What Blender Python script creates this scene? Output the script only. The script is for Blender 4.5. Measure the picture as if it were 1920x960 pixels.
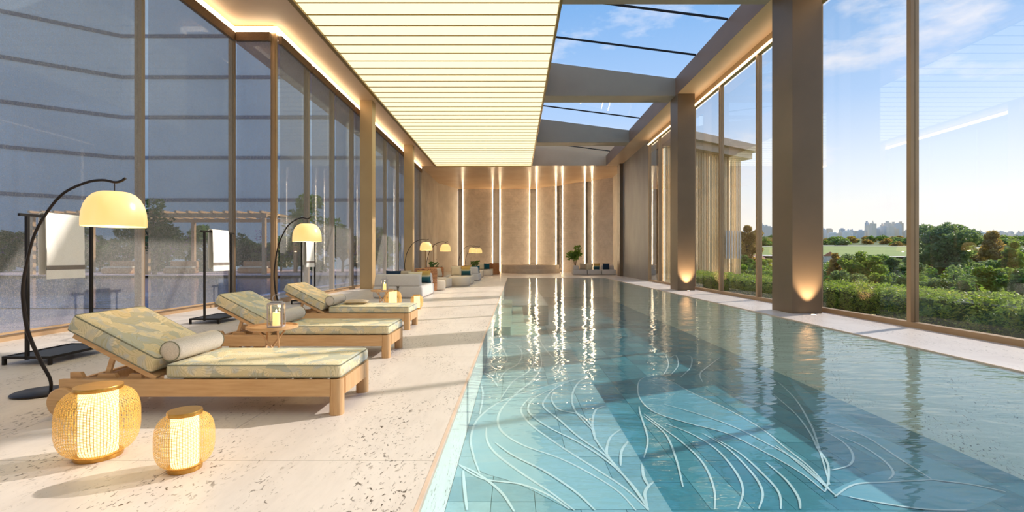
import bpy, bmesh, math, random
from mathutils import Vector, Matrix
R = math.radians
random.seed(7)
for o in list(bpy.data.objects):
    bpy.data.objects.remove(o)
scn = bpy.context.scene
col = scn.collection

# ------------------------------------------------------------------ camera
F, CX, CY, EYE = 910.0, 966.0, 483.0, 1.2
cam_d = bpy.data.cameras.new('camera')
cam = bpy.data.objects.new('camera', cam_d); col.objects.link(cam)
cam.location = (0, 0, EYE); cam.rotation_euler = (R(90), 0, 0)
cam_d.sensor_width = 36; cam_d.lens = F/1920*36
cam_d.shift_x = -6/1920; cam_d.shift_y = 3/1920
cam_d.clip_start = .05; cam_d.clip_end = 3000
scn.camera = cam

# ------------------------------------------------------------------ sky, sun, exposure
w = bpy.data.worlds.new('sky'); scn.world = w; w.use_nodes = True
nt = w.node_tree; nt.nodes.clear()
def N(t, tree, **kw):
    n = tree.nodes.new(t)
    for k, v in kw.items(): setattr(n, k, v)
    return n
out = N('ShaderNodeOutputWorld', nt); bg = N('ShaderNodeBackground', nt)
tc = N('ShaderNodeTexCoord', nt); sep = N('ShaderNodeSeparateXYZ', nt); ramp = N('ShaderNodeValToRGB', nt)
nt.links.new(tc.outputs['Generated'], sep.inputs[0]); nt.links.new(sep.outputs['Z'], ramp.inputs[0])
els = ramp.color_ramp.elements
els[0].position = 0; els[0].color = (.95, .88, .76, 1)
els[1].position = 1; els[1].color = (.10, .26, .60, 1)
for p, c in ((.07, (.93, .90, .84)), (.15, (.74, .81, .90)), (.27, (.42, .59, .86)), (.46, (.18, .38, .70))):
    e = els.new(p); e.color = (*c, 1)
mp = N('ShaderNodeMapping', nt); mp.inputs['Scale'].default_value = (1.6, 1.6, 4.5)
nz = N('ShaderNodeTexNoise', nt); nz.inputs['Scale'].default_value = 2.3; nz.inputs['Detail'].default_value = 7; nz.inputs['Roughness'].default_value = .6
cr = N('ShaderNodeValToRGB', nt); cr.color_ramp.elements[0].position = .54; cr.color_ramp.elements[1].position = .74
mx = N('ShaderNodeMix', nt, data_type='RGBA')
nt.links.new(tc.outputs['Generated'], mp.inputs[0]); nt.links.new(mp.outputs[0], nz.inputs['Vector'])
nt.links.new(nz.outputs[0], cr.inputs[0]); nt.links.new(cr.outputs[0], mx.inputs[0])
nt.links.new(ramp.outputs[0], mx.inputs[6]); mx.inputs[7].default_value = (.86, .83, .84, 1)
nt.links.new(mx.outputs[2], bg.inputs[0]); bg.inputs[1].default_value = .86
nt.links.new(bg.outputs[0], out.inputs[0])

sun_d = bpy.data.lights.new('sun', 'SUN'); sun = bpy.data.objects.new('sun', sun_d); col.objects.link(sun)
sun_d.energy = 3.4; sun_d.color = (1, .90, .79); sun_d.angle = R(.8)
SUN_TO = Vector((.89*math.cos(R(31)), .45*math.cos(R(31)), math.sin(R(31)))).normalized()
sun.rotation_euler = SUN_TO.to_track_quat('Z', 'Y').to_euler(); sun.location = (60, 30, 50)

vs = scn.view_settings
vs.view_transform = 'Standard'; vs.look = 'None'; vs.gamma = 1; vs.exposure = 0.62; vs.use_curve_mapping = False

# ------------------------------------------------------------------ materials
def srgb(r, g, b):
    f = lambda c: (c/255/12.92) if c/255 <= .04045 else ((c/255+.055)/1.055)**2.4
    return (f(r), f(g), f(b), 1)
def newmat(name):
    m = bpy.data.materials.new(name); m.use_nodes = True; t = m.node_tree
    return m, t, t.nodes['Principled BSDF']
def mixrgb(t, fac, a, b, mode='MIX'):
    n = N('ShaderNodeMix', t, data_type='RGBA', blend_type=mode)
    for s, v in ((0, fac), (6, a), (7, b)):
        if isinstance(v, (float, int)): n.inputs[s].default_value = v
        elif isinstance(v, tuple): n.inputs[s].default_value = v
        else: t.links.new(v, n.inputs[s])
    return n.outputs[2]
def coords(t, scale=(1, 1, 1), kind='Object', rot=(0, 0, 0)):
    if kind == 'Position': src = N('ShaderNodeNewGeometry', t).outputs['Position']
    else: src = N('ShaderNodeTexCoord', t).outputs[kind]
    m = N('ShaderNodeMapping', t); m.inputs['Scale'].default_value = scale; m.inputs['Rotation'].default_value = rot
    t.links.new(src, m.inputs[0]); return m.outputs[0]
def noise(t, vec, scale, detail=4, rough=.55, dist=0):
    n = N('ShaderNodeTexNoise', t); n.inputs['Scale'].default_value = scale; n.inputs['Detail'].default_value = detail
    n.inputs['Roughness'].default_value = rough; n.inputs['Distortion'].default_value = dist
    t.links.new(vec, n.inputs['Vector']); return n.outputs[0]
def rampv(t, val, p0, p1, c0=(0, 0, 0, 1), c1=(1, 1, 1, 1)):
    n = N('ShaderNodeValToRGB', t); n.color_ramp.elements[0].position = p0; n.color_ramp.elements[1].position = p1
    n.color_ramp.elements[0].color = c0; n.color_ramp.elements[1].color = c1
    t.links.new(val, n.inputs[0]); return n.outputs[0]
def math_(t, op, a, b=None):
    n = N('ShaderNodeMath', t, operation=op)
    for i, v in enumerate((a, b)):
        if v is None: continue
        if isinstance(v, (int, float)): n.inputs[i].default_value = v
        else: t.links.new(v, n.inputs[i])
    return n.outputs[0]
def bump(t, h, strength, dist=.01):
    n = N('ShaderNodeBump', t); n.inputs['Strength'].default_value = strength; n.inputs['Distance'].default_value = dist
    t.links.new(h, n.inputs['Height']); return n.outputs[0]
def pm(name, c1, c2=None, rough=.5, metal=0, scale=4, stretch=(1, 1, 1), bmp=0, kind='Object', spec=.5, coat=0):
    m, t, b = newmat(name)
    if c2 is None: c2 = tuple(x*.82 for x in c1[:3]) + (1,)
    v = noise(t, coords(t, stretch, kind), scale, 5)
    t.links.new(mixrgb(t, rampv(t, v, .3, .7), c1, c2), b.inputs['Base Color'])
    b.inputs['Roughness'].default_value = rough; b.inputs['Metallic'].default_value = metal
    b.inputs['Specular IOR Level'].default_value = spec; b.inputs['Coat Weight'].default_value = coat
    if bmp: t.links.new(bump(t, noise(t, coords(t, stretch, kind), scale*6, 3), bmp), b.inputs['Normal'])
    return m
def emis(name, c, s):
    m, t, b = newmat(name)
    b.inputs['Base Color'].default_value = c; b.inputs['Emission Color'].default_value = c
    b.inputs['Emission Strength'].default_value = s; b.inputs['Roughness'].default_value = .5
    return m
def schlick(t, ior, normal=None):
    f0 = ((ior-1)/(ior+1))**2
    g = N('ShaderNodeNewGeometry', t); d = N('ShaderNodeVectorMath', t, operation='DOT_PRODUCT')
    t.links.new(g.outputs['Incoming'], d.inputs[0]); t.links.new(normal or g.outputs['Normal'], d.inputs[1])
    k = math_(t, 'POWER', math_(t, 'SUBTRACT', 1.0, math_(t, 'MINIMUM', math_(t, 'ABSOLUTE', d.outputs['Value']), 1.0)), 5.0)
    return math_(t, 'ADD', math_(t, 'MULTIPLY', k, 1-f0), f0)
def glassy(name, tint=(1, 1, 1, 1), ior=1.5, rough=0.0, boost=1.0):
    m, t, b = newmat(name); t.nodes.remove(b); o = t.nodes['Material Output']
    tr = N('ShaderNodeBsdfTransparent', t); tr.inputs[0].default_value = tint
    gl = N('ShaderNodeBsdfGlossy', t); gl.inputs['Roughness'].default_value = rough
    ms = N('ShaderNodeMixShader', t)
    t.links.new(math_(t, 'MULTIPLY', schlick(t, ior), boost), ms.inputs[0])
    t.links.new(tr.outputs[0], ms.inputs[1]); t.links.new(gl.outputs[0], ms.inputs[2]); t.links.new(ms.outputs[0], o.inputs[0])
    return m

M = {}
def travertine(name, base, dark, pit, sx=1.0):
    m, t, b = newmat(name)
    big = noise(t, coords(t, (.9, .35, .9), 'Position'), 1.6, 5, .6)
    c = mixrgb(t, rampv(t, big, .3, .72), base, dark)
    fine = noise(t, coords(t, (6, 1.2, 6), 'Position', (0, 0, R(-14))), 3, 6, .7)
    c = mixrgb(t, math_(t, 'MULTIPLY', rampv(t, fine, .45, .75), .35), c, tuple(x*.80 for x in dark[:3])+(1,))
    pits = noise(t, coords(t, (34, 17, 34), 'Position', (0, 0, R(-14))), 1.25, 3, .6, .6)
    mask = noise(t, coords(t, (2.4, .8, 2.4), 'Position', (0, 0, R(-14))), 1.1, 3, .6)
    pv = math_(t, 'MULTIPLY', rampv(t, pits, .597, .627), rampv(t, mask, .45, .60))
    c = mixrgb(t, math_(t, 'MULTIPLY', pv, .95), c, pit)
    t.links.new(c, b.inputs['Base Color']); b.inputs['Roughness'].default_value = .38
    t.links.new(bump(t, math_(t, 'MULTIPLY', pv, -1.0), .35, .01), b.inputs['Normal'])
    b.inputs['Specular IOR Level'].default_value = .35
    return m
M['travertine'] = travertine('travertine', srgb(222, 213, 206), srgb(204, 193, 186), srgb(84, 72, 64))
M['pool_stone'] = travertine('pool_travertine', srgb(244, 247, 240), srgb(228, 234, 224), srgb(120, 118, 100))
M['coping'] = pm('coping_stone', srgb(222, 196, 176), rough=.45)
M['substrate'] = pm('screed', srgb(150, 140, 130), rough=.9)
M['bronze'] = pm('bronze_cladding', srgb(124, 104, 83), srgb(112, 95, 76), rough=.42, metal=.25, scale=.7)
M['bronze_warm'] = pm('champagne_cladding', srgb(192, 164, 122), srgb(180, 152, 112), rough=.4, metal=.25, scale=.7)
M['mullion'] = pm('mullion_metal', srgb(176, 146, 112), srgb(162, 132, 100), rough=.4, metal=.25, scale=1)
M['plaster'] = pm('warm_plaster', srgb(216, 184, 148), srgb(204, 170, 132), rough=.42, scale=.8, kind='Position')
M['plaster_pol'] = pm('polished_plaster', srgb(220, 186, 146), srgb(206, 170, 130), rough=.22, scale=.6, kind='Position')
M['fascia'] = pm('fascia_brown', srgb(152, 120, 96), srgb(142, 112, 90), rough=.5, scale=.7, kind='Position')
M['beam'] = pm('beam_grey', srgb(164, 150, 130), srgb(154, 140, 122), rough=.5, scale=.7, kind='Position')
M['roof'] = pm('roof_membrane', srgb(150, 148, 144), rough=.8)
M['concrete'] = pm('concrete_render', srgb(196, 184, 168), srgb(168, 156, 142), rough=.6, scale=.9, kind='Position', bmp=.08)
M['stone_dark'] = pm('stone_cladding', srgb(146, 140, 134), srgb(116, 110, 106), rough=.45, scale=.8, stretch=(1, 1, .4), kind='Position', bmp=.08)
def stone_panel(name, a, bcol, rib):
    m, t, b = newmat(name)
    v = noise(t, coords(t, (1, 1, 1), 'Position'), 1.3, 8, .65, .8)
    c = mixrgb(t, rampv(t, v, .32, .7), a, bcol)
    vein = noise(t, coords(t, (1, 1, 1), 'Position'), .9, 6, .6, 2.5)
    vl = rampv(t, math_(t, 'ABSOLUTE', math_(t, 'SUBTRACT', vein, .5)), 0, .03, (1, 1, 1, 1), (0, 0, 0, 1))
    c = mixrgb(t, math_(t, 'MULTIPLY', vl, .25), c, tuple(x*.6 for x in bcol[:3])+(1,))
    t.links.new(c, b.inputs['Base Color']); b.inputs['Roughness'].default_value = .6
    wv = N('ShaderNodeTexWave', t, wave_type='BANDS', bands_direction='Z'); wv.inputs['Scale'].default_value = rib
    t.links.new(coords(t, (1, 1, 1), 'Position'), wv.inputs['Vector'])
    t.links.new(bump(t, wv.outputs[0], .35, .02), b.inputs['Normal'])
    return m
M['panel'] = stone_panel('limestone_panel', srgb(226, 216, 206), srgb(204, 194, 184), 2.2)
M['rib'] = stone_panel('ribbed_recess', srgb(128, 117, 108), srgb(112, 103, 95), 3.0)
M['led'] = emis('led_strip', (1, .80, .52, 1), 21)
M['led_cove'] = emis('cove_led', (1, .80, .54, 1), 3.6)
M['led_dim'] = emis('garden_cove_led', (1, .78, .50, 1), 3.0)
def diffuser():
    m, t, b = newmat('luminous_panel')
    v = noise(t, coords(t, (.5, .5, .5), 'Position'), 1, 2)
    c = mixrgb(t, v, (1, .91, .54, 1), (1, .93, .60, 1))
    t.links.new(c, b.inputs['Emission Color']); b.inputs['Base Color'].default_value = (.8, .75, .6, 1)
    b.inputs['Emission Strength'].default_value = .70
    return m
M['diffuser'] = diffuser()
M['gold_frame'] = pm('gilded_frame', srgb(160, 128, 62), srgb(140, 110, 52), rough=.35, metal=.5)
M['glass'] = glassy('window_glass', (.98, .985, .985, 1), 1.5, 0, 1.1)
M['lantern_glass'] = glassy('lantern_glass', (.9, .92, .94, 1), 1.45)
M['roof_glass'] = glassy('roof_glass', (.95, .97, .99, 1), 1.45, 0, .6)
def water(name, tint, sc, strength, ior=1.33):
    m, t, b = newmat(name); t.nodes.remove(b); o = t.nodes['Material Output']
    tr = N('ShaderNodeBsdfTransparent', t); tr.inputs[0].default_value = tint
    gl = N('ShaderNodeBsdfGlossy', t); gl.inputs['Roughness'].default_value = .015
    v = noise(t, coords(t, (.75, 1.5, 1), 'Position'), sc, 3, .5, .4)
    v2 = noise(t, coords(t, (.6, 1.6, 1), 'Position'), sc*4.3, 2, .5)
    nb = bump(t, math_(t, 'ADD', v, math_(t, 'MULTIPLY', v2, .22)), strength, .05)
    t.links.new(nb, gl.inputs['Normal'])
    ms = N('ShaderNodeMixShader', t); t.links.new(schlick(t, ior, nb), ms.inputs[0])
    t.links.new(tr.outputs[0], ms.inputs[1]); t.links.new(gl.outputs[0], ms.inputs[2]); t.links.new(ms.outputs[0], o.inputs[0])
    return m
M['water'] = water('pool_water', (.90, .97, .98, 1), 2.2, .27, 1.42)
def tile(name, c):
    m, t, b = newmat(name)
    v = noise(t, coords(t, (1, 1, 1), 'Position'), 9, 4, .6, 1.2)
    t.links.new(mixrgb(t, rampv(t, v, .35, .65), c, tuple(x*.86 for x in c[:3])+(1,)), b.inputs['Base Color'])
    b.inputs['Roughness'].default_value = .3
    return m
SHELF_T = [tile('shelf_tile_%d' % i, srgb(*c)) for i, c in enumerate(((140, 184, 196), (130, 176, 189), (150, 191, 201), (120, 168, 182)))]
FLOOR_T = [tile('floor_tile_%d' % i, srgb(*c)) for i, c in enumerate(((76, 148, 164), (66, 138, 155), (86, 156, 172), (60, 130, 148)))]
M['step_tile'] = tile('step_tile', srgb(168, 212, 200))
M['grout'] = pm('grout', srgb(90, 160, 172), rough=.8)
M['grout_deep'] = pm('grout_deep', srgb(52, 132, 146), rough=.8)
M['inlay'] = pm('pale_mosaic', srgb(206, 230, 236), rough=.4)
M['petal'] = pm('petal_mosaic', srgb(112, 172, 190), srgb(96, 160, 180), rough=.4, scale=1.2, kind='Position')
M['petal_shelf'] = pm('petal_mosaic_pale', srgb(150, 192, 204), srgb(134, 182, 196), rough=.4, scale=2.2, kind='Position')
def shade_mat():
    m, t, b = newmat('sheer_weave'); o = t.nodes['Material Output']
    tr = N('ShaderNodeBsdfTransparent', t); tr.inputs[0].default_value = (.86, .88, .95, 1)
    v = noise(t, coords(t, (90, 90, 90), 'Position'), 1.0, 2, .8)
    v2 = noise(t, coords(t, (25, 25, 260), 'Position'), 1.0, 2, .6)
    v3 = noise(t, coords(t, (220, 220, 20), 'Position'), 1.0, 2, .6)
    s = math_(t, 'DIVIDE', math_(t, 'ADD', math_(t, 'ADD', v, v2), v3), 3)
    c = mixrgb(t, rampv(t, s, .38, .62), srgb(104, 110, 118), srgb(162, 156, 148))
    t.links.new(c, b.inputs['Base Color']); b.inputs['Roughness'].default_value = .9; b.inputs['Specular IOR Level'].default_value = .1
    ms = N('ShaderNodeMixShader', t)
    t.links.new(rampv(t, s, .36, .64, (.34, .34, .34, 1), (.62, .62, .62, 1)), ms.inputs[0])
    t.links.new(tr.outputs[0], ms.inputs[1]); t.links.new(b.outputs[0], ms.inputs[2]); t.links.new(ms.outputs[0], o.inputs[0])
    return m
M['shade'] = shade_mat()
M['shade_roll'] = pm('rolled_weave', srgb(128, 100, 74), srgb(100, 78, 58), rough=.9, scale=60)
M['wood'] = pm('teak', srgb(212, 174, 128), srgb(192, 150, 104), rough=.5, scale=3, stretch=(1.2, 14, 14))
M['wood_end'] = pm('teak_upright', srgb(212, 174, 128), srgb(190, 148, 102), rough=.5, scale=3, stretch=(14, 14, 1.2))
M['steel'] = pm('black_steel', srgb(38, 34, 32), srgb(30, 27, 26), rough=.4, metal=.6)
M['lampmetal'] = pm('dark_bronze', srgb(52, 46, 44), srgb(42, 37, 35), rough=.35, metal=.7)
M['brass'] = pm('brushed_brass', srgb(205, 160, 82), srgb(186, 142, 70), rough=.32, metal=.8, scale=3, stretch=(1, 20, 1))
def palm_fabric():
    m, t, b = newmat('palm_print_fabric')
    co = coords(t, (1, 1, 1), 'Object')
    wn = N('ShaderNodeTexNoise', t); wn.inputs['Scale'].default_value = 3; t.links.new(co, wn.inputs['Vector'])
    wadd = N('ShaderNodeVectorMath', t, operation='SCALE'); t.links.new(wn.outputs['Color'], wadd.inputs[0]); wadd.inputs['Scale'].default_value = .35
    co2 = N('ShaderNodeVectorMath', t, operation='ADD'); t.links.new(co, co2.inputs[0]); t.links.new(wadd.outputs[0], co2.inputs[1])
    vo = N('ShaderNodeTexVoronoi', t); vo.inputs['Scale'].default_value = 7.5; t.links.new(co2.outputs[0], vo.inputs['Vector'])
    sc = N('ShaderNodeVectorMath', t, operation='SUBTRACT')
    t.links.new(co2.outputs[0], sc.inputs[0]); t.links.new(vo.outputs['Position'], sc.inputs[1])
    sp = N('ShaderNodeSeparateXYZ', t); t.links.new(sc.outputs[0], sp.inputs[0])
    ang = math_(t, 'ARCTAN2', math_(t, 'ADD', sp.outputs[1], sp.outputs[2]), sp.outputs[0])
    fan = math_(t, 'SINE', math_(t, 'MULTIPLY', ang, 26))
    fanm = math_(t, 'MULTIPLY', rampv(t, fan, .2, .9), .45)
    sepc = N('ShaderNodeSeparateColor', t); t.links.new(vo.outputs['Color'], sepc.inputs[0])
    c = mixrgb(t, rampv(t, sepc.outputs[0], .25, .75), srgb(226, 214, 182), srgb(212, 198, 162))
    c = mixrgb(t, rampv(t, sepc.outputs[1], .60, .72), c, srgb(184, 184, 166))
    blue = noise(t, coords(t, (1, 1, 1), 'Object'), 5, 3, .5, 1.5)
    c = mixrgb(t, math_(t, 'MULTIPLY', rampv(t, blue, .53, .64), .55), c, srgb(172, 184, 198))
    c = mixrgb(t, fanm, c, srgb(170, 160, 116))
    t.links.new(c, b.inputs['Base Color']); b.inputs['Roughness'].default_value = .85; b.inputs['Specular IOR Level'].default_value = .2
    t.links.new(bump(t, noise(t, coords(t, (1, 1, 1), 'Object'), 7, 3), .25, .03), b.inputs['Normal'])
    return m
M['palm'] = palm_fabric()
M['piping'] = pm('piping_cord', srgb(128, 128, 108), rough=.8)
def fabric(name, c1, c2, sc=160): return pm(name, srgb(*c1), srgb(*c2), rough=.95, scale=sc, bmp=.15, spec=.15)
M['bolster'] = fabric('boucle_taupe', (224, 214, 202), (190, 180, 168))
M['sofa'] = fabric('light_grey_boucle', (214, 208, 204), (196, 190, 186), 90)
M['sofa_warm'] = fabric('cream_boucle', (220, 208, 192), (202, 190, 174), 90)
M['navy'] = fabric('navy_cloth', (44, 62, 84), (34, 50, 70))
M['cream'] = fabric('cream_cloth', (226, 214, 186), (212, 198, 168))
M['ochre'] = fabric('ochre_cloth', (196, 162, 92), (176, 142, 76))
M['teal'] = fabric('teal_cloth', (30, 82, 96), (22, 66, 80))
M['sand'] = fabric('sand_cloth', (196, 180, 158), (178, 162, 140))
def ombre():
    m, t, b = newmat('ombre_cloth')
    sp = N('ShaderNodeSeparateXYZ', t); t.links.new(coords(t), sp.inputs[0])
    n = N('ShaderNodeValToRGB', t); e = n.color_ramp.elements
    e[0].position = .25; e[0].color = srgb(20, 70, 84); e[1].position = .85; e[1].color = srgb(196, 158, 84)
    k = e.new(.5); k.color = srgb(40, 96, 106); k = e.new(.58); k.color = srgb(196, 196, 172); k = e.new(.70); k.color = srgb(190, 164, 96)
    t.links.new(math_(t, 'ADD', math_(t, 'MULTIPLY', sp.outputs[1], 2.2), .5), n.inputs[0])
    t.links.new(n.outputs[0], b.inputs['Base Color']); b.inputs['Roughness'].default_value = .9
    return m
M['ombre'] = ombre()
def wicker():
    m, t, b = newmat('orange_wicker')
    br = N('ShaderNodeTexBrick', t); br.inputs['Scale'].default_value = 1; br.inputs['Brick Width'].default_value = .055; br.inputs['Row Height'].default_value = .045
    br.inputs['Mortar Size'].default_value = .006; br.inputs['Color1'].default_value = srgb(200, 140, 88); br.inputs['Color2'].default_value = srgb(178, 118, 70); br.inputs['Mortar'].default_value = srgb(110, 66, 38)
    sp = N('ShaderNodeSeparateXYZ', t); t.links.new(coords(t), sp.inputs[0])
    cb = N('ShaderNodeCombineXYZ', t); t.links.new(math_(t, 'ADD', sp.outputs[0], sp.outputs[1]), cb.inputs[0]); t.links.new(sp.outputs[2], cb.inputs[1])
    t.links.new(cb.outputs[0], br.inputs['Vector']); t.links.new(br.outputs[0], b.inputs['Base Color']); b.inputs['Roughness'].default_value = .6
    t.links.new(bump(t, br.outputs['Fac'], -.5, .02), b.inputs['Normal'])
    return m
M['wicker'] = wicker()
M['towel'] = fabric('white_terry', (240, 236, 230), (226, 222, 216), 120)
M['towel_stripe'] = fabric('taupe_stripe', (138, 128, 122), (120, 112, 106))
def shade_glow():
    m, t, b = newmat('opal_lamp_shade')
    b.inputs['Base Color'].default_value = (.55, .45, .28, 1); b.inputs['Roughness'].default_value = .25
    sp = N('ShaderNodeSeparateXYZ', t); t.links.new(coords(t), sp.inputs[0])
    c = mixrgb(t, rampv(t, noise(t, coords(t), 3, 2), .3, .7), (1, .50, .11, 1), (1, .60, .20, 1))
    t.links.new(c, b.inputs['Emission Color']); b.inputs['Emission Strength'].default_value = .62
    return m
M['lampshade'] = shade_glow()
M['bulb'] = emis('warm_bulb', (1, .78, .45, 1), 8)
M['core'] = emis('paper_core', (1, .80, .40, 1), 1.5)
M['rattan'] = pm('honey_rattan', srgb(234, 194, 108), srgb(214, 172, 88), rough=.55, scale=20)
M['candle'] = emis('candle_wax', (1, .62, .22, 1), .9)
M['flame'] = emis('flame', (1, .75, .35, 1), 30)
M['lantern_frame'] = pm('pewter', srgb(176, 172, 178), srgb(160, 156, 164), rough=.4, metal=.1)
M['white_door'] = pm('white_lacquer', srgb(226, 214, 196), rough=.4)
M['tub'] = pm('tub_stone', srgb(206, 192, 176), srgb(190, 176, 160), rough=.5, kind='Position')
def leafmat(name, c1, c2):
    m = pm(name, c1, c2, rough=.5, scale=30, kind='Position'); t = m.node_tree; b = t.nodes['Principled BSDF']
    tl = N('ShaderNodeBsdfTranslucent', t); ms = N('ShaderNodeMixShader', t); ms.inputs[0].default_value = .55
    src = b.inputs['Base Color'].links[0].from_socket
    t.links.new(mixrgb(t, 1.0, src, (1.35, 1.3, .7, 1), 'MULTIPLY'), tl.inputs[0])
    t.links.new(b.outputs[0], ms.inputs[1]); t.links.new(tl.outputs[0], ms.inputs[2]); t.links.new(ms.outputs[0], t.nodes['Material Output'].inputs[0])
    return m
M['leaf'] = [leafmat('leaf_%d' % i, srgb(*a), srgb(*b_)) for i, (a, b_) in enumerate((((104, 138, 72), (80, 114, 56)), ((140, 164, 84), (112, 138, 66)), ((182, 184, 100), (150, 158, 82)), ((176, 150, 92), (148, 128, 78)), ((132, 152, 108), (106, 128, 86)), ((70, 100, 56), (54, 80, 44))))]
M['bark'] = pm('bark', srgb(96, 80, 62), srgb(70, 58, 46), rough=.9, scale=6)
M['pot'] = pm('white_pot', srgb(214, 206, 196), rough=.5)
M['turf'] = pm('turf', srgb(128, 136, 66), srgb(104, 116, 52), rough=.95, scale=.5, kind='Position')
M['field'] = pm('field_grass', srgb(158, 168, 86), srgb(138, 152, 70), rough=.95, scale=.05, kind='Position')
M['terrain'] = pm('hillside', srgb(118, 128, 72), srgb(92, 106, 56), rough=.95, scale=.06, kind='Position')
M['track'] = pm('sand_track', srgb(226, 214, 192), rough=.9)
M['slat'] = pm('gilded_slat', srgb(226, 204, 164), srgb(214, 190, 150), rough=.45, metal=.1, scale=2)
M['slatback'] = pm('backing_wall', srgb(146, 116, 76), srgb(132, 104, 66), rough=.6)
M['roofline'] = pm('roof_fascia_beige', srgb(206, 178, 152), srgb(194, 166, 142), rough=.5)
M['grey_slat'] = pm('grey_shutter', srgb(196, 196, 196), rough=.5)
TOWER = []  # pale wall colours stand in for haze over the distant city
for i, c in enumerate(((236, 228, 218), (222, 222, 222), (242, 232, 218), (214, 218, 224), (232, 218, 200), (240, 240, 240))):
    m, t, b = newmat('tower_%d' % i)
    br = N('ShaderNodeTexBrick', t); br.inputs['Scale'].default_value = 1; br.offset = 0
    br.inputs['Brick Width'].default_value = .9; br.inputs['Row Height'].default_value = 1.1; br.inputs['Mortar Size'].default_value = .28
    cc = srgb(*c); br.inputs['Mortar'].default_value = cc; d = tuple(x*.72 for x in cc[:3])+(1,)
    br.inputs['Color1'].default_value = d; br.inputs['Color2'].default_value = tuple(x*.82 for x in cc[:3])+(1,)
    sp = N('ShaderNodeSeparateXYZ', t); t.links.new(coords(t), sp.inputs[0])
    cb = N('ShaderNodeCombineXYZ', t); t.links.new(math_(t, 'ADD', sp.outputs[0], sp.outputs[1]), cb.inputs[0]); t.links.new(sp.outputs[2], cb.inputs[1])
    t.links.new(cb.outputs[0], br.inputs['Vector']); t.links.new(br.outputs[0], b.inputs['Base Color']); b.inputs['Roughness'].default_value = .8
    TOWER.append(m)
M['terrace'] = pm('rose_terrace', srgb(236, 206, 200), srgb(224, 192, 186), rough=.7, scale=.6, kind='Position')
M['ext_pool'] = pm('blue_pool_tile', srgb(150, 186, 238), srgb(130, 168, 226), rough=.4, scale=.8, kind='Position')
M['ext_water'] = water('outdoor_water', (.93, .97, 1, 1), 1.2, .2)
M['neighbour'] = pm('pale_cladding', srgb(190, 208, 216), srgb(178, 196, 206), rough=.6, scale=.2, kind='Position')
M['joint'] = pm('dark_joint', srgb(108, 116, 134), rough=.7)
M['daybed'] = pm('wicker_tan', srgb(206, 160, 112), srgb(188, 140, 94), rough=.7)
M['blossom'] = pm('purple_blossom', srgb(150, 104, 160), srgb(120, 80, 140), rough=.7)
M['tile_red'] = pm('clay_roof', srgb(190, 128, 100), rough=.8)
M['house'] = pm('white_render', srgb(222, 214, 204), rough=.8)

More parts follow.
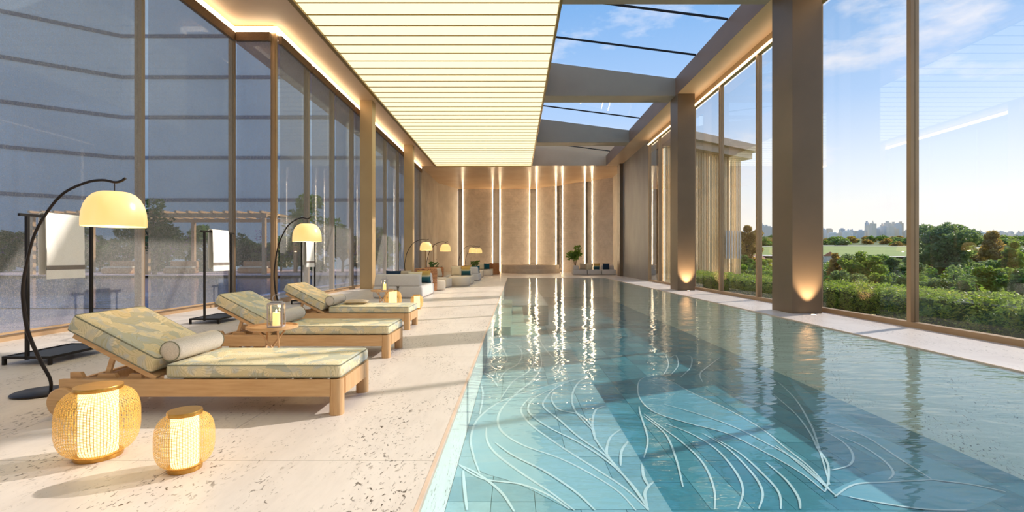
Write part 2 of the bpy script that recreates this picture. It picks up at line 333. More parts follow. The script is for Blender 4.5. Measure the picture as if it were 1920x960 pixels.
# ------------------------------------------------------------------ mesh builder
class MB:
    def __init__(s): s.v = []; s.f = []
    def add(s, vs, fs):
        k = len(s.v); s.v += [tuple(p) for p in vs]; s.f += [tuple(i+k for i in f) for f in fs]; return s
    def box(s, x0, x1, y0, y1, z0, z1):
        return s.add([(x0, y0, z0), (x1, y0, z0), (x1, y1, z0), (x0, y1, z0), (x0, y0, z1), (x1, y0, z1), (x1, y1, z1), (x0, y1, z1)],
                     [(0, 3, 2, 1), (4, 5, 6, 7), (0, 1, 5, 4), (1, 2, 6, 5), (2, 3, 7, 6), (3, 0, 4, 7)])
    def prism(s, pts, z0, z1):                                     # ccw outline in xy
        n = len(pts)
        return s.add([(p[0], p[1], z0) for p in pts]+[(p[0], p[1], z1) for p in pts],
                     [tuple(range(n-1, -1, -1)), tuple(range(n, 2*n))]+[(i, (i+1) % n, n+(i+1) % n, n+i) for i in range(n)])
    def bar(s, a, b, wx, wz, up=(0, 0, 1)):                        # rectangular bar from a to b
        a, b = Vector(a), Vector(b); d = (b-a).normalized(); u = Vector(up)
        if abs(d.dot(u)) > .98: u = Vector((1, 0, 0))
        sd = d.cross(u).normalized()*wx/2; uu = sd.cross(d).normalized()*wz/2
        return s.add([a-sd-uu, a+sd-uu, a+sd+uu, a-sd+uu, b-sd-uu, b+sd-uu, b+sd+uu, b-sd+uu],
                     [(0, 1, 2, 3), (7, 6, 5, 4), (4, 5, 1, 0), (5, 6, 2, 1), (6, 7, 3, 2), (7, 4, 0, 3)])
    def rbox(s, x0, x1, y0, y1, z0, z1, r, seg=3, taper=0, axis=None):
        bm = bmesh.new(); bmesh.ops.create_cube(bm, size=1)
        for v in bm.verts:
            v.co = Vector(((x0+x1)/2+v.co.x*(x1-x0), (y0+y1)/2+v.co.y*(y1-y0), (z0+z1)/2+v.co.z*(z1-z0)))
            if taper and v.co.z > (z0+z1)/2:
                v.co.x += (-taper if v.co.x > (x0+x1)/2 else taper); v.co.y += (-taper if v.co.y > (y0+y1)/2 else taper)
        bmesh.ops.bevel(bm, geom=list(bm.edges), offset=r, segments=seg, profile=.5, affect='EDGES')
        bm.verts.index_update(); s.add([v.co.copy() for v in bm.verts], [[v.index for v in f.verts] for f in bm.faces]); bm.free(); return s
    def vbox(s, x0, x1, y0, y1, z0, z1, r, seg=5):                 # only upright edges rounded
        pts = []
        for cx, cy, a0 in ((x1-r, y1-r, 0), (x0+r, y1-r, 90), (x0+r, y0+r, 180), (x1-r, y0+r, 270)):
            for k in range(seg+1):
                a = R(a0+90*k/seg); pts.append((cx+r*math.cos(a), cy+r*math.sin(a)))
        return s.prism(pts, z0, z1)
    def tube(s, pts, r, seg=8, cap=True, closed=False):
        pts = [Vector(p) for p in pts]; n = len(pts); k0 = len(s.v); rr = r if isinstance(r, (list, tuple)) else [r]*n
        prev = None
        for i, p in enumerate(pts):
            if closed: d = pts[(i+1) % n]-pts[i-1]
            else: d = pts[min(i+1, n-1)]-pts[max(i-1, 0)]
            d.normalize()
            if prev is None:
                u = d.orthogonal().normalized()
            else:
                u = (prev-d*prev.dot(d)).normalized()
            prev = u; v = d.cross(u)
            for k in range(seg):
                a = 2*math.pi*k/seg; s.v.append(tuple(p+(u*math.cos(a)+v*math.sin(a))*rr[i]))
        for i in range(n if closed else n-1):
            j = (i+1) % n
            for k in range(seg):
                s.f.append((k0+i*seg+k, k0+i*seg+(k+1) % seg, k0+j*seg+(k+1) % seg, k0+j*seg+k))
        if cap and not closed:
            s.f.append(tuple(k0+k for k in reversed(range(seg)))); s.f.append(tuple(k0+(n-1)*seg+k for k in range(seg)))
        return s
    def lathe(s, prof, seg=32, c=(0, 0, 0), axis='Z'):
        k0 = len(s.v); n = len(prof)
        for i, (r, z) in enumerate(prof):
            for k in range(seg):
                a = 2*math.pi*k/seg; x, y = max(r, 1e-4)*math.cos(a), max(r, 1e-4)*math.sin(a)
                p = (x, y, z) if axis == 'Z' else (y, z, x)
                s.v.append((c[0]+p[0], c[1]+p[1], c[2]+p[2]))
        for i in range(n-1):
            for k in range(seg):
                s.f.append((k0+i*seg+k, k0+i*seg+(k+1) % seg, k0+(i+1)*seg+(k+1) % seg, k0+(i+1)*seg+k))
        return s
    def pillow(s, w_, h, t, c=(0, 0, 0), n=10):
        k0 = len(s.v)
        for side in (1, -1):
            for i in range(n+1):
                for j in range(n+1):
                    u, v = -1+2*i/n, -1+2*j/n
                    q = max(0, (1-u**4)*(1-v**4))**.5
                    pin = 1-.06*(1-abs(u*v))*0+.0
                    e = 1-.07*(1-(abs(u)-abs(v))**2)*0
                    x = u*w_/2*(1-.06*(1-v*v)*abs(u)**3); y = v*h/2*(1-.06*(1-u*u)*abs(v)**3)
                    s.v.append((c[0]+x, c[1]+y, c[2]+side*t/2*q))
        m = (n+1)**2
        for i in range(n):
            for j in range(n):
                a, b, cc, d = i*(n+1)+j, (i+1)*(n+1)+j, (i+1)*(n+1)+j+1, i*(n+1)+j+1
                s.f.append((k0+a, k0+b, k0+cc, k0+d)); s.f.append((k0+m+d, k0+m+cc, k0+m+b, k0+m+a))
        return s
    def xf(s, mat):
        s.v = [tuple(mat @ Vector(p)) for p in s.v]; return s
    def mesh(s, name, mat, smooth=None):
        me = bpy.data.meshes.new(name); me.from_pydata(s.v, [], s.f); me.update()
        if mat: me.materials.append(mat)
        if smooth:
            me.polygons.foreach_set('use_smooth', [True]*len(me.polygons)); me.set_sharp_from_angle(angle=R(smooth))
        return me
    def build(s, name, mat, parent=None, smooth=None, loc=(0, 0, 0), rot=(0, 0, 0)):
        return link(name, s.mesh(name, mat, smooth), parent, loc, rot)
def link(name, me, parent=None, loc=(0, 0, 0), rot=(0, 0, 0)):
    o = bpy.data.objects.new(name, me); col.objects.link(o); o.parent = parent; o.location = loc; o.rotation_euler = rot; return o
def tag(o, label=None, cat=None, group=None, kind=None):
    if label: o['label'] = label
    if cat: o['category'] = cat
    if group: o['group'] = group
    if kind: o['kind'] = kind
    return o
def empty(name, loc=(0, 0, 0), rz=0, label=None, cat=None, group=None, kind=None):
    o = bpy.data.objects.new(name, None); col.objects.link(o); o.location = loc; o.rotation_euler = (0, 0, rz); o.empty_display_size = .1
    return tag(o, label, cat, group, kind)
def copy_tree(o, parent=None):
    c = o.copy(); col.objects.link(c); c.parent = parent
    for ch in [x for x in bpy.data.objects if x.parent == o]: copy_tree(ch, c)
    return c
def place(o, loc, rz, label):
    o.location = loc; o.rotation_euler = (0, 0, rz); o['label'] = label; return o
def catmull(pts, n=6, closed=False):
    P = [Vector(p) for p in pts]; out = []; m = len(P)
    rng = range(m) if closed else range(m-1)
    for i in rng:
        if closed: p0, p1, p2, p3 = P[i-1], P[i], P[(i+1) % m], P[(i+2) % m]
        else: p0, p1, p2, p3 = P[max(i-1, 0)], P[i], P[i+1], P[min(i+2, m-1)]
        for k in range(n):
            t = k/n; out.append(.5*((2*p1)+(p2-p0)*t+(2*p0-5*p1+4*p2-p3)*t*t+(3*p1-p0-3*p2+p3)*t**3))
    if not closed: out.append(P[-1])
    return out
def spot(name, loc, target, e, c, ang, blend, size, parent=None):
    d = bpy.data.lights.new(name, 'SPOT'); o = bpy.data.objects.new(name, d); col.objects.link(o)
    d.energy = e; d.color = c; d.spot_size = R(ang); d.spot_blend = blend; d.shadow_soft_size = size
    o.location = loc; o.rotation_euler = (Vector(target)-Vector(loc)).to_track_quat('-Z', 'Y').to_euler(); o.parent = parent; return o
def point(name, loc, e, c, size, parent=None):
    d = bpy.data.lights.new(name, 'POINT'); o = bpy.data.objects.new(name, d); col.objects.link(o)
    d.energy = e; d.color = c; d.shadow_soft_size = size; o.location = loc; o.parent = parent; return o

# ------------------------------------------------------------------ constants of the hall
CEIL = 7.2; PL, PR = -.46, 5.35; PY0, PY1 = -2.0, 28.7
WL1, WL2, WR = -7.35, -6.26, 6.88
JOG = 12.6; YN = -5.0; SKYE = 31.7

# ------------------------------------------------------------------ floor
fl = MB()
fl.box(-8, PL-.24, YN, PY1+.24, -.3, -.035); fl.box(PR+.24, 7.3, YN, PY1+.24, -.3, -.035)
fl.box(-8, 8.6, PY1+.24, 43.4, -.3, -.035); fl.box(PL-.24, PR+.24, YN, PY0-.24, -.3, -.035)
floor = tag(fl.build('floor', M['substrate']), 'pale pitted travertine slab floor around the pool', 'floor', kind='structure')
SL = {}
def slab(x0, x1, y0, y1):
    g = .0035; key = (round(x1-x0, 3), round(y1-y0, 3))
    if key[0] < .05 or key[1] < .05: return
    if key not in SL: SL[key] = MB().box(g/2, key[0]-g/2, g/2, key[1]-g/2, -.035, 0).mesh('slab', M['travertine'])
    link('slab', SL[key], floor, (x0, y0, 0))
ys = [2.87+3*k for k in range(-3, 20)]
def rows(a, b): 
    r = [a]+[y for y in ys if a+.05 < y < b-.05]+[b]; return list(zip(r[:-1], r[1:]))
for y0, y1 in rows(YN, PY1):
    xs = [PL-.02, -1.96, -3.46, -4.96, -6.46, -7.4]
    for a, b in zip(xs[:-1], xs[1:]):
        slab(b, a, y0, y1)
    slab(PR+.02, WR+.1, y0, y1)
for y0, y1 in rows(PY1+.02, 43.0):
    for k in range(10):
        slab(-6.4+1.5*k, min(-6.4+1.5*(k+1), 8.4), y0, y1)
for k in range(4): slab(PL-.02+1.5*k, min(PL-.02+1.5*(k+1), PR+.02), YN, PY0-.02)

# ------------------------------------------------------------------ pool
pool = empty('pool_basin', (0, 0, 0), 0, 'long turquoise tiled swimming pool set flush in the travertine floor', 'pool', kind='structure')
SH, DEEP = -.45, -1.14
MB().box(PL-.24, PL, PY0-.24, PY1+.24, -1.3, -.036).build('side_wall', M['pool_stone'], pool)
MB().box(PR, PR+.24, PY0-.24, PY1+.24, -1.3, -.036).build('side_wall', M['pool_stone'], pool)
MB().box(PL, PR, PY0-.24, PY0, -1.3, -.036).build('end_wall', M['pool_stone'], pool)
MB().box(PL, PR, PY1, PY1+.24, -1.3, -.036).build('end_wall', M['pool_stone'], pool)
MB().box(PL, PR, PY0, PY1, -1.3, DEEP-.012).build('pool_floor', M['grout_deep'], pool)
# coping trim
cp = MB(); cp.box(PL-.022, PL, PY0, PY1, -.036, .002); cp.box(PR, PR+.022, PY0, PY1, -.036, .002)
cp.box(PL-.022, PR+.022, PY1, PY1+.022, -.036, .002); cp.box(PL-.022, PR+.022, PY0-.022, PY0, -.036, .002)
tag(cp.build('trim_1', M['coping']), kind='structure')
TM = {}
def tileobj(x0, y0, w_, h, z, mats, parent):
    mi = random.randrange(len(mats)); key = (round(w_, 3), round(h, 3), mats[mi].name)
    if key not in TM: TM[key] = MB().box(.002, w_-.002, .002, h-.002, -.012, 0).mesh('tile', mats[mi])
    link('tile', TM[key], parent, (x0, y0, z+random.uniform(-.0008, .0008)))
SX = 1.02
sh1 = MB().box(PL, SX, PY0, 10.3, DEEP-.01, SH-.012).build('sun_shelf', M['grout'], pool)
for j in range(23):
    for i in range(5): tileobj(PL+.002+i*.296, 1.8+j*.37, .296, .37, SH, SHELF_T, sh1)
MB().box(PL+.002, SX-.002, PY0+.002, 1.8, SH-.012, SH).build('tile', SHELF_T[0], sh1)
sh2 = MB().box(PL, 1.15, 16.8, PY1, DEEP-.01, SH-.012).build('sun_shelf', M['grout'], pool)
for j in range(8):
    for i in range(4): tileobj(PL+.002+i*.4, 16.8+j*1.4875, .4, 1.4875, SH, SHELF_T, sh2)
for i, (a, b, d) in enumerate(((PL, -.1, -.27), (-.1, .24, -.5), (.24, .6, -.78))):
    MB().box(a+.001, b, 10.31, 16.79, DEEP-.01, d).build('step', M['step_tile'], pool)
for j in range(25):
    for i in range(11): 
        x0 = SX+.01+i*.3936
        tileobj(x0, 4.5+j*.55, .392, .55, DEEP, FLOOR_T, pool)
MB().box(SX+.002, PR-.002, PY0+.002, 4.498, DEEP-.012, DEEP).build('tile', FLOOR_T[0], pool)
MB().box(SX+.002, PR-.002, 18.252, PY1-.002, DEEP-.012, DEEP).build('tile', FLOOR_T[1], pool)
# leaf inlays in the tile
def onplane(px, py, z):
    Y = (EYE-z)*F/(py-CY); return ((px-CX)/F*Y, Y)
ZK = [0]
def inlay(zp, off, s, z, xr, half, mat='inlay'):
    pts = [onplane(off[0]+x/s, off[1]+y/s, z) for x, y in zp]
    cv = [p for p in catmull([(a, b, 0) for a, b in pts], 7)]
    b = MB(); n = len(cv); ZK[0] += .00012
    for i, p in enumerate(cv):
        d = (cv[min(i+1, n-1)]-cv[max(i-1, 0)]).normalized(); sd = Vector((-d.y, d.x, 0))
        hw = half*(.35+.65*math.sin(math.pi*(i+.5)/n)**.6)
        for q in (-1, 1):
            v = p+sd*hw*q; b.v.append((min(max(v.x, xr[0]), xr[1]), min(v.y, 10.25) if z == SH else v.y, z+.003+ZK[0]))
    b.f = [(2*i, 2*i+1, 2*i+3, 2*i+2) for i in range(n-1)]
    b.build('inlay_line', M[mat], pool)
def petal(ca, cb, off, s, z, xr, mat):              # filled petal between two traced edges that share both tips
    b = MB(); A, B = [catmull([(*onplane(off[0]+x/s, off[1]+y/s, z), 0) for x, y in q], 8) for q in (ca, cb)]
    n = 40
    for i in range(n+1):
        for q in (A, B):
            f = i/n*(len(q)-1); k = min(int(f), len(q)-2); p = q[k].lerp(q[k+1], f-k); b.v.append((min(max(p.x, xr[0]), xr[1]), p.y, z+.0018))
    b.f = [(2*i, 2*i+1, 2*i+3, 2*i+2) for i in range(n)]
    b.build('petal_inlay', M[mat], pool)
O3, S3 = (780, 500), 2.086
for c in ([(155, 770), (240, 810), (330, 880), (385, 960)], [(155, 768), (260, 830), (400, 850), (510, 890), (600, 950)],
          [(250, 810), (225, 740), (215, 670), (240, 600), (310, 540), (400, 500), (470, 480), (560, 455), (690, 430)],
          [(620, 955), (520, 880), (400, 800), (310, 730), (278, 680), (275, 630)],
          [(860, 955), (790, 880), (680, 810), (560, 750), (420, 700), (340, 650), (320, 600), (340, 550), (390, 500), (450, 450), (490, 390), (480, 330), (440, 290)],
          [(910, 955), (820, 870), (700, 790), (560, 700), (450, 620), (412, 570), (420, 540), (450, 510)],
          [(910, 950), (850, 860), (760, 770), (640, 690), (520, 630), (450, 580), (440, 545), (470, 510), (530, 480)],
          [(905, 945), (830, 840), (740, 740), (640, 670), (560, 600), (500, 550), (505, 520), (540, 480), (600, 450), (690, 430)],
          [(700, 680), (690, 630), (640, 580), (560, 560), (530, 520), (540, 490)], [(745, 735), (700, 670), (690, 610), (705, 560), (750, 545)],
          [(690, 640), (620, 560), (612, 500), (640, 450), (690, 430)], [(800, 800), (760, 755), (745, 725), (760, 670), (805, 635)],
          [(800, 780), (805, 720), (835, 680)], [(905, 940), (895, 890), (910, 860), (930, 845)], [(885, 765), (890, 820), (910, 860)],
          [(320, 455), (310, 400), (290, 360), (300, 320), (325, 305), (350, 340), (355, 370), (320, 400), (305, 420)],
          [(320, 455), (350, 410), (400, 380), (415, 340), (395, 310), (350, 290)], [(250, 580), (262, 500), (250, 450)],
          [(320, 470), (290, 430), (250, 410)], [(330, 520), (380, 450), (440, 410), (460, 370), (440, 330), (400, 310)],
          [(380, 500), (480, 440), (550, 420), (560, 380), (520, 340), (490, 300), (480, 270)], [(185, 800), (190, 870), (200, 955)],
          [(700, 955), (620, 880), (500, 800), (380, 740), (310, 690)]):
    inlay(c, O3, S3, SH, (PL+.01, SX-.01), .0115)
petal([(690, 432), (560, 455), (400, 500), (310, 540), (240, 600), (215, 670), (225, 740), (250, 800), (400, 850), (600, 950)], [(690, 432), (600, 450), (540, 480), (450, 510), (415, 560), (450, 620), (560, 700), (700, 790), (820, 870), (900, 950)], O3, S3, SH, (PL+.01, SX-.01), 'petal_shelf')
O4, S4 = (1180, 520), 2.182
for c in ([(800, 880), (700, 800), (560, 720), (400, 640), (250, 600), (120, 560), (60, 520), (35, 470), (45, 420), (100, 400)],
          [(820, 870), (740, 780), (640, 700), (540, 620), (400, 540), (250, 470), (180, 430)],
          [(800, 880), (815, 830), (810, 760), (770, 700), (740, 640), (680, 560), (590, 480)], [(820, 850), (770, 680), (740, 600), (680, 500), (610, 430)],
          [(830, 790), (900, 770), (915, 730), (880, 680), (800, 630)], [(1240, 830), (1100, 740), (960, 650), (800, 590)],
          [(840, 900), (920, 850), (1050, 840), (1240, 830)], [(1060, 830), (1080, 800), (1040, 750), (950, 690), (860, 650)],
          [(350, 950), (345, 860), (300, 760), (220, 680), (140, 620), (60, 560)], [(445, 950), (465, 870), (430, 790), (350, 700), (250, 640), (150, 600)],
          [(530, 950), (545, 880), (500, 800), (400, 700), (300, 640)], [(620, 950), (610, 880), (540, 800), (450, 720), (350, 660)],
          [(220, 860), (190, 740), (145, 640), (60, 570)], [(60, 740), (75, 660), (45, 560), (40, 530)], [(900, 900), (1000, 920), (1200, 950), (1380, 955)],
          [(1240, 830), (1400, 850), (1540, 880)], [(170, 400), (200, 360), (190, 320), (170, 330)], [(210, 410), (250, 370), (255, 330), (235, 320)],
          [(300, 430), (290, 395), (330, 360), (370, 330)], [(820, 870), (700, 760), (560, 680), (420, 610), (280, 560), (140, 520)],
          [(850, 900), (760, 820), (690, 760), (600, 690)], [(140, 400), (160, 360), (150, 320)], [(700, 950), (690, 900), (640, 830), (560, 760)]):
    inlay(c, O4, S4, DEEP, (SX+.02, PR-.02), .013)
petal([(100, 400), (45, 420), (35, 470), (60, 520), (120, 560), (250, 600), (400, 640), (560, 720), (700, 800), (800, 880)], [(100, 400), (140, 410), (180, 430), (250, 470), (400, 540), (540, 620), (640, 700), (740, 780), (800, 880)], O4, S4, DEEP, (SX+.02, PR-.02), 'petal')
petal([(820, 880), (900, 840), (1060, 790), (1240, 830), (1400, 850), (1540, 890)], [(820, 880), (900, 900), (1000, 920), (1200, 950), (1380, 955), (1540, 890)], O4, S4, DEEP, (SX+.02, PR-.02), 'petal')
petal([(640, 400), (800, 520), (1000, 640), (1250, 750), (1500, 850)], [(640, 400), (760, 560), (960, 650), (1100, 740), (1240, 830), (1500, 850)], O4, S4, DEEP, (SX+.02, PR-.02), 'petal')
wm = MB(); wm.add([(PL, PY0, -.012), (PR, PY0, -.012), (PR, PY1, -.012), (PL, PY1, -.012)], [(0, 1, 2, 3)])
tag(wm.build('pool_water', M['water']), 'clear turquoise rippling water filling the indoor pool', 'water', kind='stuff')

# ------------------------------------------------------------------ ceilings, roof, beams
LX0, LX1 = -5.25, 1.1
c = MB(); c.box(-7.8, LX0, YN, SKYE, CEIL, 7.5)
ceil = tag(c.build('ceiling', M['plaster']), 'warm beige plaster ceiling', 'ceiling', kind='structure')
MB().box(-8.2, 9.0, SKYE, 43.6, CEIL, 8.55).build('far_soffit', M['plaster_pol'], ceil)
MB().box(5.95, 7.2, YN, SKYE, CEIL, 7.5).build('side_soffit', M['plaster'], ceil)
MB().box(5.95, 7.2, YN, SKYE, 7.502, 7.86).build('fascia', M['fascia'], ceil)
MB().box(5.943, 5.949, YN, SKYE, CEIL, 7.86).build('fascia_board', M['fascia'], ceil)
MB().box(-7.8, LX1-.05, YN, SKYE, 7.52, 8.5).build('roof_deck', M['roof'], ceil)
def beam(y0, y1):
    m = MB(); m.add([(LX1, y0, CEIL), (5.942, y0, CEIL), (5.942, y0, 7.84), (LX1, y0, 8.46), (LX1, y1, CEIL), (5.942, y1, CEIL), (5.942, y1, 7.84), (LX1, y1, 8.46)],
                    [(0, 1, 2, 3), (7, 6, 5, 4), (4, 5, 1, 0), (3, 2, 6, 7), (5, 6, 2, 1), (0, 3, 7, 4)])
    return m.build('beam', M['beam'], ceil)
for y in (3.4, 10.7, 18.0, 25.3): beam(y, y+.8)
# luminous ceiling
lum = empty('luminous_ceiling', (0, 0, CEIL), 0, 'long glowing cream light ceiling of transverse diffuser panels in a gilded frame', 'ceiling light')
pit = .5625; y = SKYE-.06; n = 0
dm = MB().box(LX0+.12, LX1-.07, -pit/2+.016, pit/2-.016, -.012, .03).mesh('diffuser', M['diffuser'])
while y-pit > YN:
    link('diffuser', dm, lum, (0, y-pit/2, 0))
    MB().box(LX0+.12, LX1-.07, y-pit-.012, y-pit+.012, -.03, .03).build('divider', M['gold_frame'], lum)
    y -= pit
MB().box(LX0, LX0+.11, YN, SKYE, -.06, .05).build('frame_rail', M['gold_frame'], lum)
MB().box(LX1-.06, LX1, YN, SKYE, -.06, .05).build('frame_rail', M['gold_frame'], lum)
MB().box(LX0+.11, LX1-.06, SKYE-.055, SKYE, -.06, .05).build('frame_rail', M['gold_frame'], lum)
MB().box(LX0+.11, LX1-.06, YN, SKYE-.055, .06, .3).build('housing', M['roof'], lum)
# skylight
sk = empty('window_5', kind='structure', label='sloping glass skylight with thin dark glazing bars', cat='skylight')
def zroof(x): return 8.49-(x-1.1)*(.62/4.85)
bars = [YN, -3.2, -.8, 1.6, 3.95, 6.4, 8.8, 11.15, 13.57, 15.97, 18.4, 20.8, 23.2, 25.6, 28, 30.4, SKYE]
for a, b in zip(bars[:-1], bars[1:]):
    m = MB(); g = .02
    m.add([(1.06, a+g, zroof(1.06)), (6.05, a+g, zroof(6.05)), (6.05, b-g, zroof(6.05)), (1.06, b-g, zroof(1.06))], [(0, 1, 2, 3)])
    m.build('pane', M['roof_glass'], sk)
for a in bars[1:-1]:
    MB().bar((1.1, a, zroof(1.1)), (5.94, a, zroof(5.94)), .045, .05).build('glazing_bar', M['steel'], sk)
MB().box(1.06, 1.1, YN, SKYE, CEIL+.06, 8.5).build('upstand', M['fascia'], sk)

# ------------------------------------------------------------------ columns
def column(x0, x1, y0, y1, mat, label, group, zt=CEIL):
    o = MB().box(x0, x1, y0, y1, 0, zt).build('column', mat)
    return tag(o, label, 'column', group, 'structure')
for y, lab in ((3.1, 'wide bronze column nearest the camera on the garden side'), (10.4, 'wide bronze column nearest on the garden side with a floor uplight at its foot'), (17.75, 'wide bronze column on the garden side, second with a floor uplight, before the slatted wing')):
    column(5.94, 6.57, y, y+.82, M['bronze'], lab, 'bronze columns on the garden side')
    if y > 5:
        u = empty('floor_uplight', (6.26, y-.22, 0), 0, 'small round recessed uplight in the deck at the foot of the %s bronze column' % ('nearest' if y < 12 else 'second'), 'light', 'floor uplights')
        MB().lathe([(.001, .004), (.045, .004), (.06, .006), (.065, 0)], 20).build('rim', M['lantern_frame'], u, 40)
        MB().lathe([(.001, .0065), (.042, .0065), (.042, .004)], 20).build('lens', M['bulb'], u)
        spot('uplight', (0, -.03, .03), (0, .20, .85), 170 if y < 12 else 240, (1, .74, .46), 62, .8, .03, u)
column(6.68, 7.2, 31.0, 31.75, M['bronze'], 'narrow bronze column at the far corner beside the grey stone wall', 'bronze columns on the garden side')
for y, lab in ((18.5, 'slim champagne column by the shaded windows, nearer of the pair'), (25.8, 'slim champagne column by the shaded windows, further of the pair')):
    column(-5.92, -5.45, y, y+.42, M['bronze_warm'], lab, 'slim columns by the shaded windows')

# ------------------------------------------------------------------ windows
def facade(name, axis, pos, ys_, x_in, zt, head, label, mw=.09, md=.14):
    """glazed wall: axis 'Y' runs along Y at x=pos, axis 'X' along X at y=pos"""
    e = empty(name, label=label, cat='window', kind='structure')
    def bx(a0, a1, d0, d1, z0, z1):
        m = MB(); return m.box(pos+d0, pos+d1, a0, a1, z0, z1) if axis == 'Y' else m.box(a0, a1, pos+d0, pos+d1, z0, z1)
    for a in ys_: bx(a-mw/2, a+mw/2, -md/2, md/2, .09, zt).build('mullion', M['mullion'], e)
    for a, b in zip(ys_[:-1], ys_[1:]):
        bx(a+mw/2, b-mw/2, -.006, .006, .09, zt).build('pane', M['glass'], e)
    bx(ys_[0], ys_[-1], -md/2, md/2, 0, .09).build('sill', M['mullion'], e)
    bx(ys_[0], ys_[-1], -md/2, md/2, zt, CEIL).build('head', M['bronze_warm'], e)
    return e
facade('window_1', 'Y', WL1, [-5, -2.2, .6, 3.5, 6.4, 9.5, JOG], 1, 7.0, 0, 'tall glazed wall on the terrace side nearest the camera')
facade('window_2', 'X', JOG, [WL1, WL2], 1, 7.0, 0, 'narrow glazed return where the terrace wall steps in')
facade('window_3', 'Y', WL2, [JOG, 14.57, 16.56, 18.55, 20.9, 23.3, 25.8, 28.6, 31.8], 1, 7.0, 0, 'tall glazed wall on the terrace side beyond the step')
facade('window_4', 'Y', WR, [-5, -2.2, .4, 3.0, 5.8, 8.4, 11.0, 13.7, 16.2, 18.7, 20.95, 23.1, 24.8], -1, 6.92, 0, 'tall clear glazed wall on the garden side of the pool')
# cove lights at the window heads
def cove(name, m, label, mat='led_cove'):
    return tag(m.build(name, M[mat]), label, 'light strip', 'cove light strips')
cove('cove_light', MB().box(WL1+.075, WL1+.15, YN, JOG-.08, 6.995, 7.13), 'glowing cove strip over the nearest shaded windows')
cove('cove_light', MB().box(WL1+.15, WL2+.15, JOG-.15, JOG-.075, 6.995, 7.13), 'short glowing cove strip over the narrow window return')
cove('cove_light', MB().box(WL2+.075, WL2+.15, JOG-.07, 31.75, 6.995, 7.13), 'long glowing cove strip over the shaded windows beyond the step')
cove('cove_light', MB().box(WR-.13, WR-.075, YN, 24.75, 6.93, 6.97), 'glowing cove strip over the garden windows', 'led_dim')
# roller shades
def shade(axis, pos, a, b, label, zb=.14):
    e = empty('roller_shade', (0, 0, 0), 0, label, 'roller shade', 'sheer roller shades')
    def bx(a0, a1, d0, d1, z0, z1):
        m = MB(); return m.box(pos+d0, pos+d1, a0, a1, z0, z1) if axis == 'Y' else m.box(a0, a1, pos+d0, pos+d1, z0, z1)
    m = MB()
    nn = 12
    for i in range(nn+1):
        u = a+(b-a)*i/nn
        for z in (zb, 6.8): m.v.append((pos, u, z) if axis == 'Y' else (u, pos, z))
    m.f = [(2*i, 2*i+2, 2*i+3, 2*i+1) for i in range(nn)]
    m.build('fabric', M['shade'], e)
    bx(a, b, -.045, .045, 6.76, 6.98).build('header', M['shade_roll'], e)
    bx(a, b, -.012, .012, zb-.03, zb).build('bottom_bar', M['mullion'], e)
    return e
P1 = [-5, -2.2, .6, 3.5, 6.4, 9.5, JOG]
nm = ['sheer grey roller shade behind the camera by the terrace wall', 'sheer grey roller shade second behind the camera by the terrace wall', 'sheer grey roller shade just outside the frame beside the camera', 'sheer grey roller shade outside the frame on the terrace wall', 'sheer grey roller shade behind the nearest arc lamp', 'sheer grey roller shade behind the second towel rack, left of the step in the wall']
for i in range(2, 6): shade('Y', WL1+.13, P1[i]+.05, P1[i+1]-(.05 if i < 5 else .14), nm[i])
shade('X', JOG-.13, WL1+.19, WL2-.03, 'narrow sheer grey roller shade on the window return')
P3 = [JOG, 14.57, 16.56, 18.55, 20.9, 23.3, 25.8, 28.6, 31.8]
for i, nmx in enumerate(('first', 'second', 'third', 'fourth', 'fifth', 'sixth', 'seventh', 'last')):
    shade('Y', WL2+.13, P3[i]+.05, P3[i+1]-.05, 'sheer grey roller shade, %s beyond the step towards the back wall' % nmx)

# ------------------------------------------------------------------ solid walls
def wallseg(name, p, q, t, mat, z1=CEIL, z0=0, side=1):
    p, q = Vector((*p, 0)), Vector((*q, 0)); d = (q-p).normalized(); nrm = Vector((-d.y, d.x, 0))*t*side
    pts = [p, q, q+nrm, p+nrm]
    if side < 0: pts = pts[::-1]
    return MB().prism([(v.x, v.y) for v in pts], z0, z1).build(name, mat)
tag(wallseg('wall_left', (WL2, 31.8), (-6.2, 39), .3, M['concrete']), 'smooth concrete side wall beyond the shaded windows', 'wall', kind='structure')
tag(wallseg('wall_left_corner', (-6.2, 39), (-5.0, 42.3), .3, M['concrete']), 'angled concrete wall in the far left corner', 'wall', kind='structure')
tag(wallseg('wall_right', (6.88, 24.86), (6.88, 32.3), .35, M['stone_dark'], side=-1), 'grey stone clad wall between the garden windows and the back wall', 'wall', kind='structure')
tag(MB().box(7.3, 7.6, 32.3, 37, 0, CEIL).build('wall_right_end', M['concrete']), 'concrete wall closing the far right corner', 'wall', kind='structure')
tag(MB().box(-8, 8, YN-.3, YN, 0, 8.5).build('wall_front', M['concrete']), 'plain wall behind the camera', 'wall', kind='structure')
